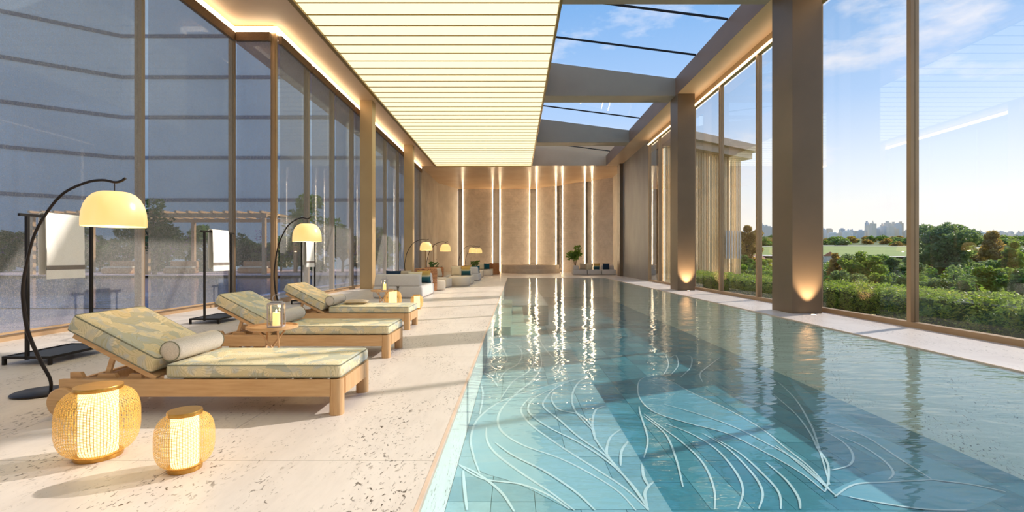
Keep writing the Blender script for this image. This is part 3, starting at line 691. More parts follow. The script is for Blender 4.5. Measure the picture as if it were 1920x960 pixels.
# back wall: straight then angled, stone panels with lit edges
wb = empty('wall_back', kind='structure', label='back wall of pale stone panels with glowing edges and ribbed recesses', cat='wall')
A0, A1, A2 = Vector((-5.0, 42.3, 0)), Vector((1.72, 42.3, 0)), Vector((7.6, 36.0, 0))
def along(a, d, s): return a+d*s
def panelrun(a, d, runs, length):
    n_ = Vector((d.y, -d.x, 0))                # towards the room
    def slabp(s0, s1, o0, o1, z0, z1):
        pts = [a+d*s0+n_*o0, a+d*s1+n_*o0, a+d*s1+n_*o1, a+d*s0+n_*o1]
        return MB().prism([(p.x, p.y) for p in pts][::-1], z0, z1)
    slabp(0, length, -.35, -.3, 0, CEIL).build('recess', M['rib'], wb)
    last = 0
    for s0, s1, l0, l1 in runs:
        slabp(s0, s1, -.12, 0, 0, CEIL-.01).build('panel', M['panel'], wb)
        for on, s in ((l0, s0), (l1, s1-.013)):
            if on: slabp(s, s+.013, .001, .035, .02, CEIL-.02).build('led_strip', M['led'], wb)
d1 = (A1-A0).normalized(); d2 = (A2-A1).normalized()
panelrun(A0, d1, [(.42, 3.06, 1, 1), (3.66, 6.28, 1, 1)], (A1-A0).length+.1)
L2 = (A2-A1).length
def s_at(px):                                   # where the ray through a picture column meets the angled wall
    k = (px-CX)/F; return (k*A1.y-A1.x)/(d2.x-k*d2.y)
panelrun(A1, d2, [(s_at(1006), s_at(1043), 1, 1), (s_at(1054.5), s_at(1097), 1, 1), (s_at(1110), min(s_at(1161), L2-.1), 1, 1)], L2)
# doors in the concrete side wall
for i, (a, b) in enumerate(((33.7, 34.9), (36.95, 38.2))):
    e = empty('door_%d' % (i+1), kind='structure', label='pale flush door in the concrete wall, %s one' % ('nearer' if i == 0 else 'further'), cat='door')
    x = WL2+.02+.06*((a-31.8)/7.2)
    MB().box(x-.03, x+.015, a, b, 0, 2.15).build('leaf', M['white_door'], e)
    MB().box(x-.03, x+.03, a-.06, a, 0, 2.21).build('frame', M['mullion'], e); MB().box(x-.03, x+.03, b, b+.06, 0, 2.21).build('frame', M['mullion'], e)
    MB().tube([(x+.015, b-.12, 1.05), (x+.06, b-.12, 1.05), (x+.06, b-.24, 1.05)], .012).build('handle', M['steel'], e)

# ------------------------------------------------------------------ round tub on steps
tub = empty('whirlpool', (1.2, 39.35, 0), 0, 'low round stone whirlpool with a curved step before the back wall', 'whirlpool')
MB().lathe([(2.33, 0), (2.33, .58), (2.30, .62), (1.9, .62), (1.88, .55), (1.88, .45), (.001, .45)], 72, (0, 0, 0)).build('rim', M['tub'], tub, 40)
MB().lathe([(2.1, 0), (2.1, .27), (2.07, .31), (.001, .31)], 72, (.25, -.75, 0)).build('step', M['tub'], tub, 40)
MB().lathe([(1.87, .56), (.001, .56)], 48).build('water', M['ext_water'], tub)

# ------------------------------------------------------------------ sun loungers
def make_lounger():
    e = empty('sun_lounger', label='x', cat='sun lounger', group='sun loungers by the pool')
    L, W, zt, zb = 2.14, .72, .275, .145
    # local: x 0 = foot end, negative towards head; y 0 = near side
    MB().box(-L, -.085, 0, .035, zb, zt).build('side_rail', M['wood'], e)
    MB().box(-L, -.085, W-.035, W, zb, zt).build('side_rail', M['wood'], e)
    MB().box(-.04, 0, .1, W-.1, zb, zt).build('end_rail', M['wood_end'], e)
    MB().box(-L, -L+.035, .035, W-.035, zb, zt-.03).build('end_rail', M['wood_end'], e)
    for y0 in (0, W-.1):
        m = MB(); m.vbox(-.1, 0, y0, y0+.1, 0, zt, .035); m.build('leg', M['wood_end'], e, 40)
    for y0 in (.05, W-.12):
        MB().box(-L+.2, -L+.32, y0, y0+.06, .0, zb+.06).build('leg', M['wood_end'], e)
    for y0 in (-.045, W+.005):
        m = MB(); m.lathe([(.001, 0), (.1, 0), (.11, .008), (.11, .032), (.1, .04), (.001, .04)], 32, (-L+.05, y0, .11), 'Y'); wh = m.build('wheel', M['wood'], e, 35)
        MB().lathe([(.001, -.006), (.02, -.006), (.02, .046), (.001, .046)], 16, (-L+.05, y0, .11), 'Y').build('hub', M['brass'], wh, 35)
    for k in range(9):
        x = -1.3+k*.145; MB().box(x, x+.09, .04, W-.04, zt-.05, zt-.028).build('slat', M['wood_end'], e)
    # notched rails inside the head end and back support
    for y0 in (.06, W-.09):
        m = MB(); m.prism([(0, 0), (.55, 0), (.55, .05), (.46, .05), (.44, .02), (.36, .02), (.34, .05), (.22, .05), (.2, .02), (.1, .02), (.08, .06), (0, .06)], 0, .03)
        m.xf(Matrix.Translation((-L+.03, y0+.03, zb+.11)) @ Matrix.Rotation(R(90), 4, 'X')); m.build('notched_rail', M['wood'], e)
    ang = R(27.5); Bp = Vector((-1.42, 0, .29))
    rot = Matrix.Translation(Bp) @ Matrix.Rotation(ang, 4, 'Y')     # local -x goes up
    def T(m): return m.xf(rot)
    for y0 in (.03, W-.07): T(MB().box(-.71, 0, y0, y0+.04, -.035, 0)).build('back_rail', M['wood'], e)
    for k in range(5): T(MB().box(-.70+k*.15, -.61+k*.15, .07, W-.07, -.022, -.002)).build('back_slat', M['wood_end'], e)
    top = rot @ Vector((-.42, 0, -.035))
    for y0 in (.11, W-.13): MB().bar((top.x, y0, top.z), (-L+.28, y0, zb+.14), .022, .035).build('prop', M['wood'], e)
    MB().bar((-L+.28, .1, zb+.14), (-L+.28, W-.1, zb+.14), .022, .022).build('prop_bar', M['wood_end'], e)
    # cushions
    def cushion(name, x0, x1, z0, z1, xf=None, bulge=.012):
        m = MB(); nx, ny = 14, 8
        m.rbox(x0, x1, .005, W-.005, z0, z1, .035, 4)
        pm_ = MB()
        for zz in (z1-.012, z0+.012):
            r = .035; pts = []
            for cx, cy, a0 in ((x1-r, W-.005-r, 0), (x0+r, W-.005-r, 90), (x0+r, .005+r, 180), (x1-r, .005+r, 270)):
                for k in range(5):
                    a = R(a0+90*k/4); pts.append((cx+(r-.008)*math.cos(a), cy+(r-.008)*math.sin(a), zz))
            pm_.tube(pts, .005, 6, closed=True)
        if xf is not None: m.xf(xf); pm_.xf(xf)
        o = m.build(name, M['palm'], e, 60); pm_.build('piping', M['piping'], o, 60)
    cushion('seat_cushion', -1.345, -.005, zt+.002, zt+.115)
    cushion('back_cushion', -.775, -.045, .002, .142, rot)
    return e
lounger = make_lounger()
LOC = [(-1.32, 3.68), (-1.50, 5.78), (-1.75, 8.03)]
LLAB = ['sun lounger nearest the camera with palm print cushions on a teak frame', 'middle sun lounger with palm print cushions behind the lantern table', 'furthest sun lounger with palm print cushions and a small sand pillow']
BLAB = ['taupe bolster on the nearest sun lounger', 'taupe bolster on the middle sun lounger behind the candle lantern', 'taupe bolster on the furthest sun lounger']
bol = None
for i, (x, y) in enumerate(LOC):
    o = lounger if i == 0 else copy_tree(lounger); place(o, (x, y, 0), 0, LLAB[i])
    if bol is None:
        bol = empty('bolster', cat='bolster', group='bolsters on the loungers')
        b = MB().lathe([(.001, -.295), (.05, -.295), (.074, -.285), (.084, -.262), (.084, .262), (.074, .285), (.05, .295), (.001, .295)], 36, (0, 0, 0), 'Y').build('cover', M['bolster'], bol, 50)
        for q in (-.284, .284): MB().tube([(.077*math.cos(R(a)), q, .077*math.sin(R(a))) for a in range(0, 360, 15)], .004, 5, closed=True).build('seam', M['piping'], bol, 60)
        o = bol
    else: o = copy_tree(bol)
    place(o, (x-1.352, y+.36, .39+.0845), 0, BLAB[i])
p = MB().pillow(.42, .3, .07).build('small_pillow', M['sand'], None, 60, (-2.78, 8.5, .428), (0, 0, R(12)))
tag(p, 'small flat sand pillow lying on the furthest sun lounger', 'pillow')

# ------------------------------------------------------------------ side tables, candle lanterns
def make_table():
    e = empty('side_table', cat='side table', group='round teak side tables')
    MB().lathe([(.001, .455), (.235, .455), (.25, .462), (.25, .488), (.243, .488), (.240, .470), (.001, .470)], 48).build('tray_top', M['wood'], e, 40)
    for k in range(4):
        a = R(45+90*k); b = R(45+90*k+150)
        MB().tube([(.19*math.cos(b), .19*math.sin(b), .006), (.06*math.cos(a+R(75)), .06*math.sin(a+R(75)), .25), (.15*math.cos(a), .15*math.sin(a), .458)], .011, 8).build('leg', M['wood_end'], e, 60)
    return e
def make_lantern():
    e = empty('candle_lantern', cat='lantern', group='candle lanterns on the side tables')
    s = .075; h = .27
    MB().rbox(-s, s, -s, s, 0, .018, .004, 2).build('base', M['lantern_frame'], e)
    for x in (-s+.006, s-.006):
        for y in (-s+.006, s-.006): MB().box(x-.006, x+.006, y-.006, y+.006, .018, h-.03).build('post', M['lantern_frame'], e)
    for k in range(4):
        m = MB().box(-s+.014, s-.014, -s+.003, -s+.006, .02, h-.032); m.xf(Matrix.Rotation(R(90*k), 4, 'Z')); m.build('pane', M['lantern_glass'], e)
    m = MB(); m.rbox(-s, s, -s, s, h-.03, h-.012, .004, 2); m.rbox(-s*.7, s*.7, -s*.7, s*.7, h-.012, h, .004, 2); m.build('roof', M['lantern_frame'], e)
    MB().tube([(.035*math.cos(R(a)), 0, h+.03+.04*math.sin(R(a))) for a in range(-40, 221, 13)], .004, 6).build('ring_handle', M['lantern_frame'], e, 60)
    c = MB().lathe([(.001, .018), (.036, .018), (.036, .148), (.033, .152), (.001, .146)], 24).build('candle', M['candle'], e, 50)
    MB().lathe([(.001, .150), (.006, .158), (.007, .166), (.004, .178), (.001, .186)], 10).build('flame', M['flame'], c, 60)
    point('candle_glow', (0, 0, .21), .8, (1, .6, .25), .02, e)
    return e
tb = make_table(); place(tb, (-2.55, 5.1, 0), 0, 'round teak tray table between the nearest and middle loungers')
t2 = copy_tree(tb); place(t2, (-2.93, 10.7, 0), 0, 'round teak tray table beyond the furthest lounger')
ln = make_lantern(); place(ln, (-2.51, 5.1, .4705), R(14), 'square pewter candle lantern on the table by the middle lounger')
l2 = copy_tree(ln); place(l2, (-2.88, 10.7, .4705), R(14), 'square pewter candle lantern on the table before the grey sofa')

# ------------------------------------------------------------------ woven floor lanterns
def make_woven(Rr, H, nm, nr, wd):
    e = empty('woven_lantern', cat='floor lantern', group='woven floor lanterns')
    cr_ = Rr*.52; z0, z1 = .03, H-.025; k = .17 if Rr > .17 else .125
    def prof(t):                          # t 0..1 bottom to top, rounded barrel
        z = z0+(z1-z0)*t; edge = k
        d = min(z-z0, z1-z)
        if d >= edge: r = Rr
        else:
            q = 1-d/edge; r = cr_+(Rr-cr_)*math.sqrt(max(0, 1-q**2.6))
        return r, z
    ts = [(1-math.cos(math.pi*i/26))/2 for i in range(27)]
    m = MB()
    for j in range(nm):
        a = 2*math.pi*j/nm; da = wd/2/Rr; k0 = len(m.v)
        for t in ts:
            r, z = prof(t)
            for q in (-1, 1): m.v.append((r*math.cos(a+da*q), r*math.sin(a+da*q), z))
        m.f += [(k0+2*i, k0+2*i+1, k0+2*i+3, k0+2*i+2) for i in range(26)]
    m.build('warp_strands', M['rattan'], e)
    m = MB()
    # rings at even arc length
    arc = [0]; pr = [prof(i/300) for i in range(301)]
    for a, b in zip(pr[:-1], pr[1:]): arc.append(arc[-1]+math.hypot(b[0]-a[0], b[1]-a[1]))
    for j in range(1, nr):
        s = arc[-1]*j/nr; i = next(i for i, v in enumerate(arc) if v >= s); r, z = pr[i]
        r2, z2 = pr[max(i-1, 0)]; dz, dr = z-z2, r-r2; l = math.hypot(dz, dr) or 1; k0 = len(m.v); sg = 56
        for kk in range(sg):
            a = 2*math.pi*kk/sg
            for q in (-1, 1): m.v.append(((r*1.006+dr/l*wd/2*q)*math.cos(a), (r*1.006+dr/l*wd/2*q)*math.sin(a), z+dz/l*wd/2*q))
        m.f += [(k0+2*kk, k0+2*((kk+1) % sg), k0+2*((kk+1) % sg)+1, k0+2*kk+1) for kk in range(sg)]
    m.build('weft_strands', M['rattan'], e)
    MB().lathe([(cr_*.9, .02), (cr_*.9, H-.02)], 32).build('paper_core', M['core'], e, 60)
    MB().lathe([(.001, H-.024), (cr_*1.12, H-.024), (cr_*1.14, H-.016), (cr_*1.14, H-.004), (cr_*1.12, H), (.001, H)], 36).build('cap', M['brass'], e, 35)
    MB().lathe([(.001, 0), (cr_*1.1, 0), (cr_*1.14, .008), (cr_*1.14, .024), (cr_*1.05, .03), (.001, .03)], 36).build('base', M['brass'], e, 35)
    return e
wl = make_woven(.203, .43, 84, 54, .0032); place(wl, (-2.515, 2.93, 0), 0, 'largest honey woven floor lantern at the camera, beside the nearest lounger')
ws = make_woven(.146, .335, 72, 46, .0026); place(ws, (-1.875, 2.755, 0), 0, 'smaller honey woven floor lantern standing nearest the pool edge')
w3 = copy_tree(wl); place(w3, (-2.9, 11.5, 0), R(20), 'honey woven floor lantern behind the far teak tray table')
w4 = copy_tree(ws); place(w4, (-2.30, 11.35, 0), R(20), 'small honey woven floor lantern beyond the foot of the furthest lounger')

# ------------------------------------------------------------------ arc lamps
def make_arc():
    e = empty('arc_lamp', cat='floor lamp', group='arching floor lamps')
    MB().lathe([(.001, 0), (.205, 0), (.21, .006), (.21, .014), (.2, .02), (.001, .02)], 48).build('base', M['lampmetal'], e, 35)
    pts = [(.075, .015), (.07, .123), (-.02, .293), (-.125, .538), (-.165, .784), (-.17, .959), (-.132, 1.179), (-.071, 1.4), (.038, 1.597), (.187, 1.769), (.383, 1.863), (.53, 1.887), (.644, 1.868), (.70, 1.88), (.737, 1.904)]
    cv = catmull([(x, 0, z) for x, z in pts], 5)
    MB().tube(cv, [.0115+.004*math.sin(math.pi*min(1, i/30)) for i in range(len(cv))], 10).build('arched_stem', M['lampmetal'], e, 70)
    MB().tube([(.64, 0, 1.862), (.64, 0, 1.775)], .004, 6).build('cord', M['lampmetal'], e)
    Rs = .234
    pr = [(.001, 1.78), (.10, 1.78), (.112, 1.777), (.15, 1.758), (.186, 1.718), (.212, 1.664), (.228, 1.60), (Rs, 1.53), (Rs, 1.475), (Rs-.006, 1.475), (Rs-.006, 1.53), (.221, 1.60), (.205, 1.66), (.18, 1.712), (.146, 1.75), (.11, 1.768), (.001, 1.77)]
    MB().lathe(pr, 48, (.64, 0, 0)).build('shade', M['lampshade'], e, 50)
    MB().lathe([(.001, 1.69), (.02, 1.69), (.04, 1.65), (.045, 1.61), (.035, 1.575), (.001, 1.56)], 20, (.64, 0, 0)).build('bulb', M['bulb'], e, 60)
    point('lamp_glow', (.64, 0, 1.50), 6, (1, .68, .34), .06, e)
    return e
lamp = make_arc()
for i, (x, y, a, lab) in enumerate(((-4.19, 4.3, 0, 'arching floor lamp with glowing dome nearest the camera'), (-4.16, 8.62, -25, 'arching floor lamp with glowing dome behind the furthest lounger'),
        (-4.0, 18.3, 0, 'arching floor lamp leaning over the wicker chair, first of the far lamps'), (-3.66, 21, 0, 'arching floor lamp, second of the far lamps'),
        (-3.09, 28, 0, 'arching floor lamp, third of the far lamps'), (-2.93, 30.2, 0, 'arching floor lamp furthest away towards the back wall'))):
    o = lamp if i == 0 else copy_tree(lamp); place(o, (x, y, 0), R(a), lab)

# ------------------------------------------------------------------ towel racks
def make_rack(Lr=.82):
    e = empty('towel_rack', cat='towel rack', group='black towel racks')
    t = .03; hw = .27
    for y in (0, Lr): MB().box(-t/2, t/2, y-t/2, y+t/2, .06, 1.66).build('post', M['steel'], e)
    MB().box(-t/2, t/2, -.09, Lr+.09, 1.66, 1.69).build('top_bar', M['steel'], e)
    for y in (0, Lr): MB().box(-hw, hw, y-t/2, y+t/2, .07, .10).build('base_bar', M['steel'], e)
    for x in (-hw, hw-t): MB().box(x, x+t, t/2, Lr-t/2, .07, .10).build('base_bar', M['steel'], e)
    MB().box(-hw+t, hw-t, t/2, Lr-t/2, .082, .092).build('base_shelf', M['steel'], e)
    for x in (-hw, hw-t):
        for y in (0, Lr): MB().box(x, x+t, y-t/2, y+t/2, 0, .07).build('foot', M['steel'], e)
    return e
def make_towel(Lt, z1, z2, wav=.006):
    e = empty('towel', cat='towel', group='white bath towels on the racks')
    path = []
    for k in range(15): path.append((.032, z1+(1.685-z1)*k/14))
    for k in range(1, 8): a = R(180*k/8); path.append((.032*math.cos(a), 1.685+.028*math.sin(a)))
    for k in range(15): path.append((-.032, 1.685-(1.685-z2)*k/14))
    def sheet(off, k0, k1):
        n = 18; m = MB(); sub = path[k0:k1]
        for s in (0, 1):
            for j in range(n+1):
                y = -Lt/2+Lt*j/n
                for i, (x, z) in enumerate(sub):
                    sgn = 1 if x > 0 else -1; d = min(1, max(0, (1.66-z)*2))
                    nx = x+sgn*(abs(.012*d)+wav*d*math.sin(j*.9+z*5)); w_ = .011*(1-s)+.0*s
                    m.v.append((nx+sgn*(off if s == 0 else -off*.2) + sgn*(w_ if s == 0 else 0), y*(1-.03*d*(z < 1.3)), z+(w_ if abs(x) < .03 and s == 0 else 0)))
        M_ = len(sub)
        for s in (0, 1):
            o = s*(n+1)*M_
            for j in range(n):
                for i in range(M_-1):
                    q = (o+j*M_+i, o+(j+1)*M_+i, o+(j+1)*M_+i+1, o+j*M_+i+1); m.f.append(q if s == 0 else q[::-1])
        o = (n+1)*M_
        for i in range(M_-1): m.f.append((i, i+1, o+i+1, o+i)); m.f.append((n*M_+i+1, n*M_+i, o+n*M_+i, o+n*M_+i+1))
        for j in range(n):
            m.f.append((j*M_, o+j*M_, o+(j+1)*M_, (j+1)*M_)); m.f.append((j*M_+M_-1, (j+1)*M_+M_-1, o+(j+1)*M_+M_-1, o+j*M_+M_-1))
        return m
    sheet(0, 0, len(path)).build('cloth', M['towel'], e, 60)
    sheet(.002, 2, 4).build('stripe', M['towel_stripe'], e, 60)
    return e
rack = make_rack(); tw = make_towel(.5, .95, 1.0)
RK = [(-5.45, 5.42, 'black steel towel rack nearest, beside the first arc lamp', 'white towel with a taupe stripe on the nearest rack'),
      (-5.62, 8.78, 'black steel towel rack by the step in the shaded windows', 'white towel with a taupe stripe on the middle rack'),
      (-5.5, 12.5, 'black steel towel rack behind the second arc lamp', 'white towel with a taupe stripe hanging below the second arc lamp')]
for i, (x, y, a, b) in enumerate(RK):
    place(rack if i == 0 else copy_tree(rack), (x, y, 0), 0, a)
    place(tw if i == 0 else copy_tree(tw), (x, y+.42, 0), 0, b)

# ------------------------------------------------------------------ lounge group
def sofa(loc, w_, d, backs, label, mat='sofa', group=None, rz=0):
    e = empty('modular_sofa', (*loc, 0), rz, label, 'sofa', group)
    nmod = max(1, round(w_/1.0))
    for k in range(nmod):
        a, b = w_*k/nmod, w_*(k+1)/nmod
        m = MB(); m.rbox(a+.004, b-.004, 0, d, .012, .37, .07, 4, .02); m.build('seat_module', M[mat], e, 60)
    for x0, x1, y0, y1, z1 in backs:
        m = MB(); m.rbox(x0, x1, y0, y1, .355, z1, .06, 4, .035); m.build('back_cushion', M[mat], e, 60)
    return e
def pil(x, y, z, w_, h, t, mat, label, rz=0, tilt=70, group='scatter pillows on the lounge seats'):
    o = MB().pillow(w_, h, t).build('pillow', M[mat], None, 60, (x, y, z), (R(tilt), 0, R(rz)))
    return tag(o, label, 'pillow', group)
def tubchair(loc, rz, label, r=.48):
    e = empty('wicker_armchair', (*loc, 0), rz, label, 'armchair', 'wicker tub armchairs')
    m = MB(); n = 28; prof = [(r, .02), (r+.01, .35), (r+.02, .70), (r+.005, .80), (r-.05, .81), (r-.07, .70), (r-.07, .05)]
    for i in range(n+1):
        a = R(70+220*i/n)
        h = 1.0 if abs(a-math.pi) < R(80) else 1.0
        for q, z in prof: m.v.append((q*math.cos(a), q*math.sin(a), z*h))
    k = len(prof)
    for i in range(n):
        for j in range(k-1): m.f.append((i*k+j, (i+1)*k+j, (i+1)*k+j+1, i*k+j+1)[::-1])
    m.f.append(tuple(range(k))); m.f.append(tuple(n*k+j for j in reversed(range(k))))
    m.build('woven_shell', M['wicker'], e, 50)
    MB().lathe([(.001, .03), (r-.1, .03), (r-.075, .08), (r-.075, .34), (r-.12, .40), (.001, .41)], 36, (.05, 0, 0)).build('seat_cushion', M['sofa_warm'], e, 60)
    m = MB(); m.rbox(.18, .56, -.36, .36, .015, .37, .06, 4); m.build('seat_front', M['sofa_warm'], e, 60)
    return e
def ottoman(loc, r, h, label):
    return tag(MB().lathe([(.001, .008), (r*.9, .008), (r*.97, .05), (r, h*.5), (r*.985, h*.82), (r*.93, h*.96), (r*.8, h), (.001, h+.004)], 48).build('ottoman', M['sofa_warm'], None, 60, (*loc, 0)), label, 'ottoman', 'round ottomans')
sofa((-4.2, 14.2), 1.5, 2.1, [(.05, 1.42, .02, .34, .71), (.15, 1.46, 1.74, 2.06, .70)], 'light grey modular sofa seen from behind, nearest of the lounge group', group='grey modular sofas')
pil(-3.7, 14.72, .60, .46, .42, .13, 'navy', 'navy pillow on the nearest grey sofa', 0, 78)
pil(-3.05, 14.74, .58, .44, .40, .13, 'cream', 'cream pillow on the nearest grey sofa', 0, 76)
pil(-2.96, 15.76, .58, .44, .42, .14, 'ombre', 'teal to ochre ombre pillow on the nearest grey sofa', 0, 104)
pil(-3.6, 15.76, .58, .46, .42, .14, 'sand', 'sand pillow on the nearest grey sofa', 0, 104)
tubchair((-3.2, 17.75), R(35), 'orange wicker tub armchair right behind the nearest grey sofa', .46)
pil(-3.42, 17.62, .62, .42, .4, .13, 'ochre', 'ochre pillow in the nearer wicker armchair', 125, 76)
pil(-3.1, 17.5, .60, .38, .38, .12, 'cream', 'cream pillow in the nearer wicker armchair', 25, 100)
tubchair((-3.2, 19.7), R(-10), 'orange wicker tub armchair beside the low round ottoman', .46)
pil(-3.15, 19.95, .60, .4, .4, .13, 'sand', 'sand pillow in the wicker armchair beside the ottoman', 60, 76)
ottoman((-2.38, 20.55), .47, .39, 'low round cream ottoman in the middle of the lounge group')
sofa((-2.98, 21.6), 1.05, 1.5, [(.1, .95, 1.2, 1.46, .66)], 'cream lounge seat with pillows behind the round ottoman', 'sofa_warm', 'grey modular sofas')
pil(-2.72, 22.35, .60, .46, .46, .14, 'cream', 'large cream pillow on the lounge seat behind the ottoman', 0, 104)
pil(-2.28, 22.42, .59, .44, .44, .14, 'ombre', 'teal to ochre ombre pillow on the lounge seat behind the ottoman', 0, 104)
tubchair((-2.75, 23.75), R(150), 'orange wicker tub armchair behind the cream lounge seat', .44)
sofa((-2.75, 24.8), .9, 2.0, [(.3, .87, .05, .33, .72), (.03, .3, .4, 1.6, .7)], 'light grey modular sofa further down the lounge group', group='grey modular sofas')
pil(-2.05, 25.35, .58, .4, .4, .13, 'teal', 'teal pillow on the further grey sofa', 0, 76)
pil(-2.5, 25.4, .6, .42, .42, .13, 'ochre', 'ochre pillow on the further grey sofa', 10, 76)
tag(MB().rbox(-2.25, -1.95, 29.5, 30.2, .008, .42, .08, 4).build('pouf', M['sofa_warm'], None, 60), 'small square cream pouf between the far lamps and far ottoman', 'pouf')
ottoman((-1.82, 32.3), .34, .4, 'far round cream ottoman near the back wall')
sofa((-3.0, 32.9), 1.2, .9, [(.05, 1.15, .6, .87, .7)], 'cream sofa furthest along the lounge group', 'sofa_warm', 'grey modular sofas')
pil(-2.35, 33.3, .6, .42, .42, .13, 'cream', 'cream pillow on the furthest cream sofa', 0, 104)
pil(-1.95, 33.3, .6, .4, .4, .13, 'teal', 'teal pillow on the furthest cream sofa', 0, 104)
tubchair((-1.55, 34.4), R(200), 'orange wicker tub armchair furthest from the camera', .44)
# right far sofa
sofa((4.0, 33.5), 3.0, .95, [(.05, .45, .25, .9, .66), (2.0, 2.95, .55, .9, .68)], 'light grey sofa against the back wall at the far end of the pool', group='grey modular sofas')
for i, (x, m_, lab) in enumerate(((4.72, 'sand', 'sand'), (5.2, 'cream', 'cream'), (5.68, 'ombre', 'ombre'), (6.35, 'navy', 'navy'))):
    pil(x, 33.92, .575, .46, .44, .14, m_, '%s pillow on the sofa at the far end of the pool' % lab, (0, 0, 8, -12)[i], 102)

# ------------------------------------------------------------------ plants
def leafcloud(clumps, n, size, rnd, flat=.6):
    m = MB()
    tot = sum(c[3]**2 for c in clumps)
    for cx, cy, cz, r, rz_ in clumps:
        for _ in range(max(4, int(n*r*r/tot))):
            while True:
                d = Vector((rnd.uniform(-1, 1), rnd.uniform(-1, 1), rnd.uniform(-1, 1)))
                if .05 < d.length < 1: break
            d = d.normalized()*(rnd.uniform(.25, 1)**.45)
            p = Vector((cx+d.x*r, cy+d.y*r, cz+d.z*rz_))
            a = Vector((rnd.uniform(-1, 1), rnd.uniform(-1, 1), rnd.uniform(-.6, .6))).normalized()
            b = a.cross(Vector((rnd.uniform(-1, 1), rnd.uniform(-1, 1), rnd.uniform(-1, 1)))).normalized()
            s = size*rnd.uniform(.6, 1.3); k = len(m.v)
            m.v += [tuple(p-a*s), tuple(p+b*s*.45), tuple(p+a*s), tuple(p-b*s*.45)]
            m.f.append((k, k+1, k+2, k+3))
    return m
def potted(loc, h, label, pot_h=.5, pr=.2, rad=.35, nleaf=500, ls=.11, leaf=0):
    rnd = random.Random(int(abs(loc[0])*100+loc[1]*10))
    e = empty('potted_plant', (*loc, 0), 0, label, 'plant')
    MB().lathe([(.001, 0), (pr*.8, 0), (pr, pot_h), (pr*.9, pot_h), (pr*.88, pot_h-.05), (.001, pot_h-.05)], 28).build('pot', M['pot'], e, 40)
    st = MB(); cl = []
    for k in range(7):
        a = R(k*51+20); rr = rad*rnd.uniform(.3, .8); z = pot_h+(h-pot_h)*rnd.uniform(.45, .9)
        st.tube([(0, 0, pot_h-.06), (rr*.4*math.cos(a), rr*.4*math.sin(a), (pot_h+z)/2), (rr*math.cos(a), rr*math.sin(a), z)], [.014, .01, .006], 6)
        cl.append((rr*math.cos(a), rr*math.sin(a), z, rad*.5, (h-pot_h)*.22))
    st.build('stems', M['bark'], e, 60)
    leafcloud(cl, nleaf, ls, rnd).build('foliage', M['leaf'][leaf], e)
    return e
potted((4.45, 35.8), 2.05, 'leafy potted plant beside the sofa at the far end', .55, .2, .62, 420, .12, 0)
potted((-3.5, 21.45), .98, 'low potted plant between the wicker armchairs under the lamp', .4, .15, .26, 45, .13, 5)
potted((-2.35, 28.2), 1.0, 'low potted plant between the far arc lamps', .4, .15, .26, 45, .13, 5)

# ------------------------------------------------------------------ garden side: ground, hedge, slatted wing
def interp(x, T):
    for (a, va), (b, vb) in zip(T[:-1], T[1:]):
        if x <= b: return va+(vb-va)*max(0, (x-a))/(b-a)
    return T[-1][1]
TZ = [(0, -.2), (14, -.3), (26, -2.2), (45, -1.4), (70, .1), (110, 1.1), (200, 5.4), (300, 11.6), (430, 18.4), (900, 24)]
def tz(x, y):
    z = interp(y, TZ)
    f = min(1, max(0, (x-9.5)/4)); return -.12*(1-f)+z*f if y < 60 else z
xs = [7.05, 8, 9, 10, 11.5, 13, 15, 18, 22, 28, 36, 46, 60, 80, 105, 140, 190, 260, 360, 520, 900]
yy = [-30, -10, 0, 6, 12, 17, 21, 24, 26, 30, 36, 45, 55, 70, 90, 115, 150, 200, 250, 300, 360, 430, 600, 900]
m = MB()
for y in yy:
    for x in xs: m.v.append((x, y, tz(x, y)))
nx = len(xs)
m.f = [(j*nx+i, j*nx+i+1, (j+1)*nx+i+1, (j+1)*nx+i) for j in range(len(yy)-1) for i in range(nx-1)]
tag(m.build('ground', M['terrain'], None, 80), 'green rolling ground falling away from the garden windows', 'ground', kind='structure')
rnd = random.Random(3)
# low clipped hedge outside the windows
hd = empty('hedge', (0, 0, 0), 0, 'low leafy clipped hedge running outside the garden windows', 'hedge')
cl = []
for k in range(260):
    y = 3.5+k*.076
    cl.append((7.72+rnd.uniform(-.05, .08), y, rnd.uniform(-.02, .42), .15, .15)); cl.append((7.72+rnd.uniform(-.05, .08), y, rnd.uniform(-.02, .42), .15, .15))
    cl.append((7.75+rnd.uniform(0, .9), y, .47+rnd.uniform(-.05, .06), .17, .13)); cl.append((7.75+rnd.uniform(0, .9), y, .47+rnd.uniform(-.05, .06), .17, .13))
leafcloud(cl, 52000, .032, rnd).build('foliage', M['leaf'][1], hd)
leafcloud(cl, 5200, .026, rnd).build('pale_blooms', M['leaf'][2], hd)
MB().box(7.76, 8.7, 3.5, 23.2, -.15, .42).build('shade_core', M['leaf'][5], hd)  # solid dark core, its colour paints the shade deep among the hedge leaves
tag(MB().box(7.0, 9.8, -4, 25, -.25, -.06).build('lawn_strip', M['turf']), 'strip of lawn along the garden windows', 'lawn', kind='structure')
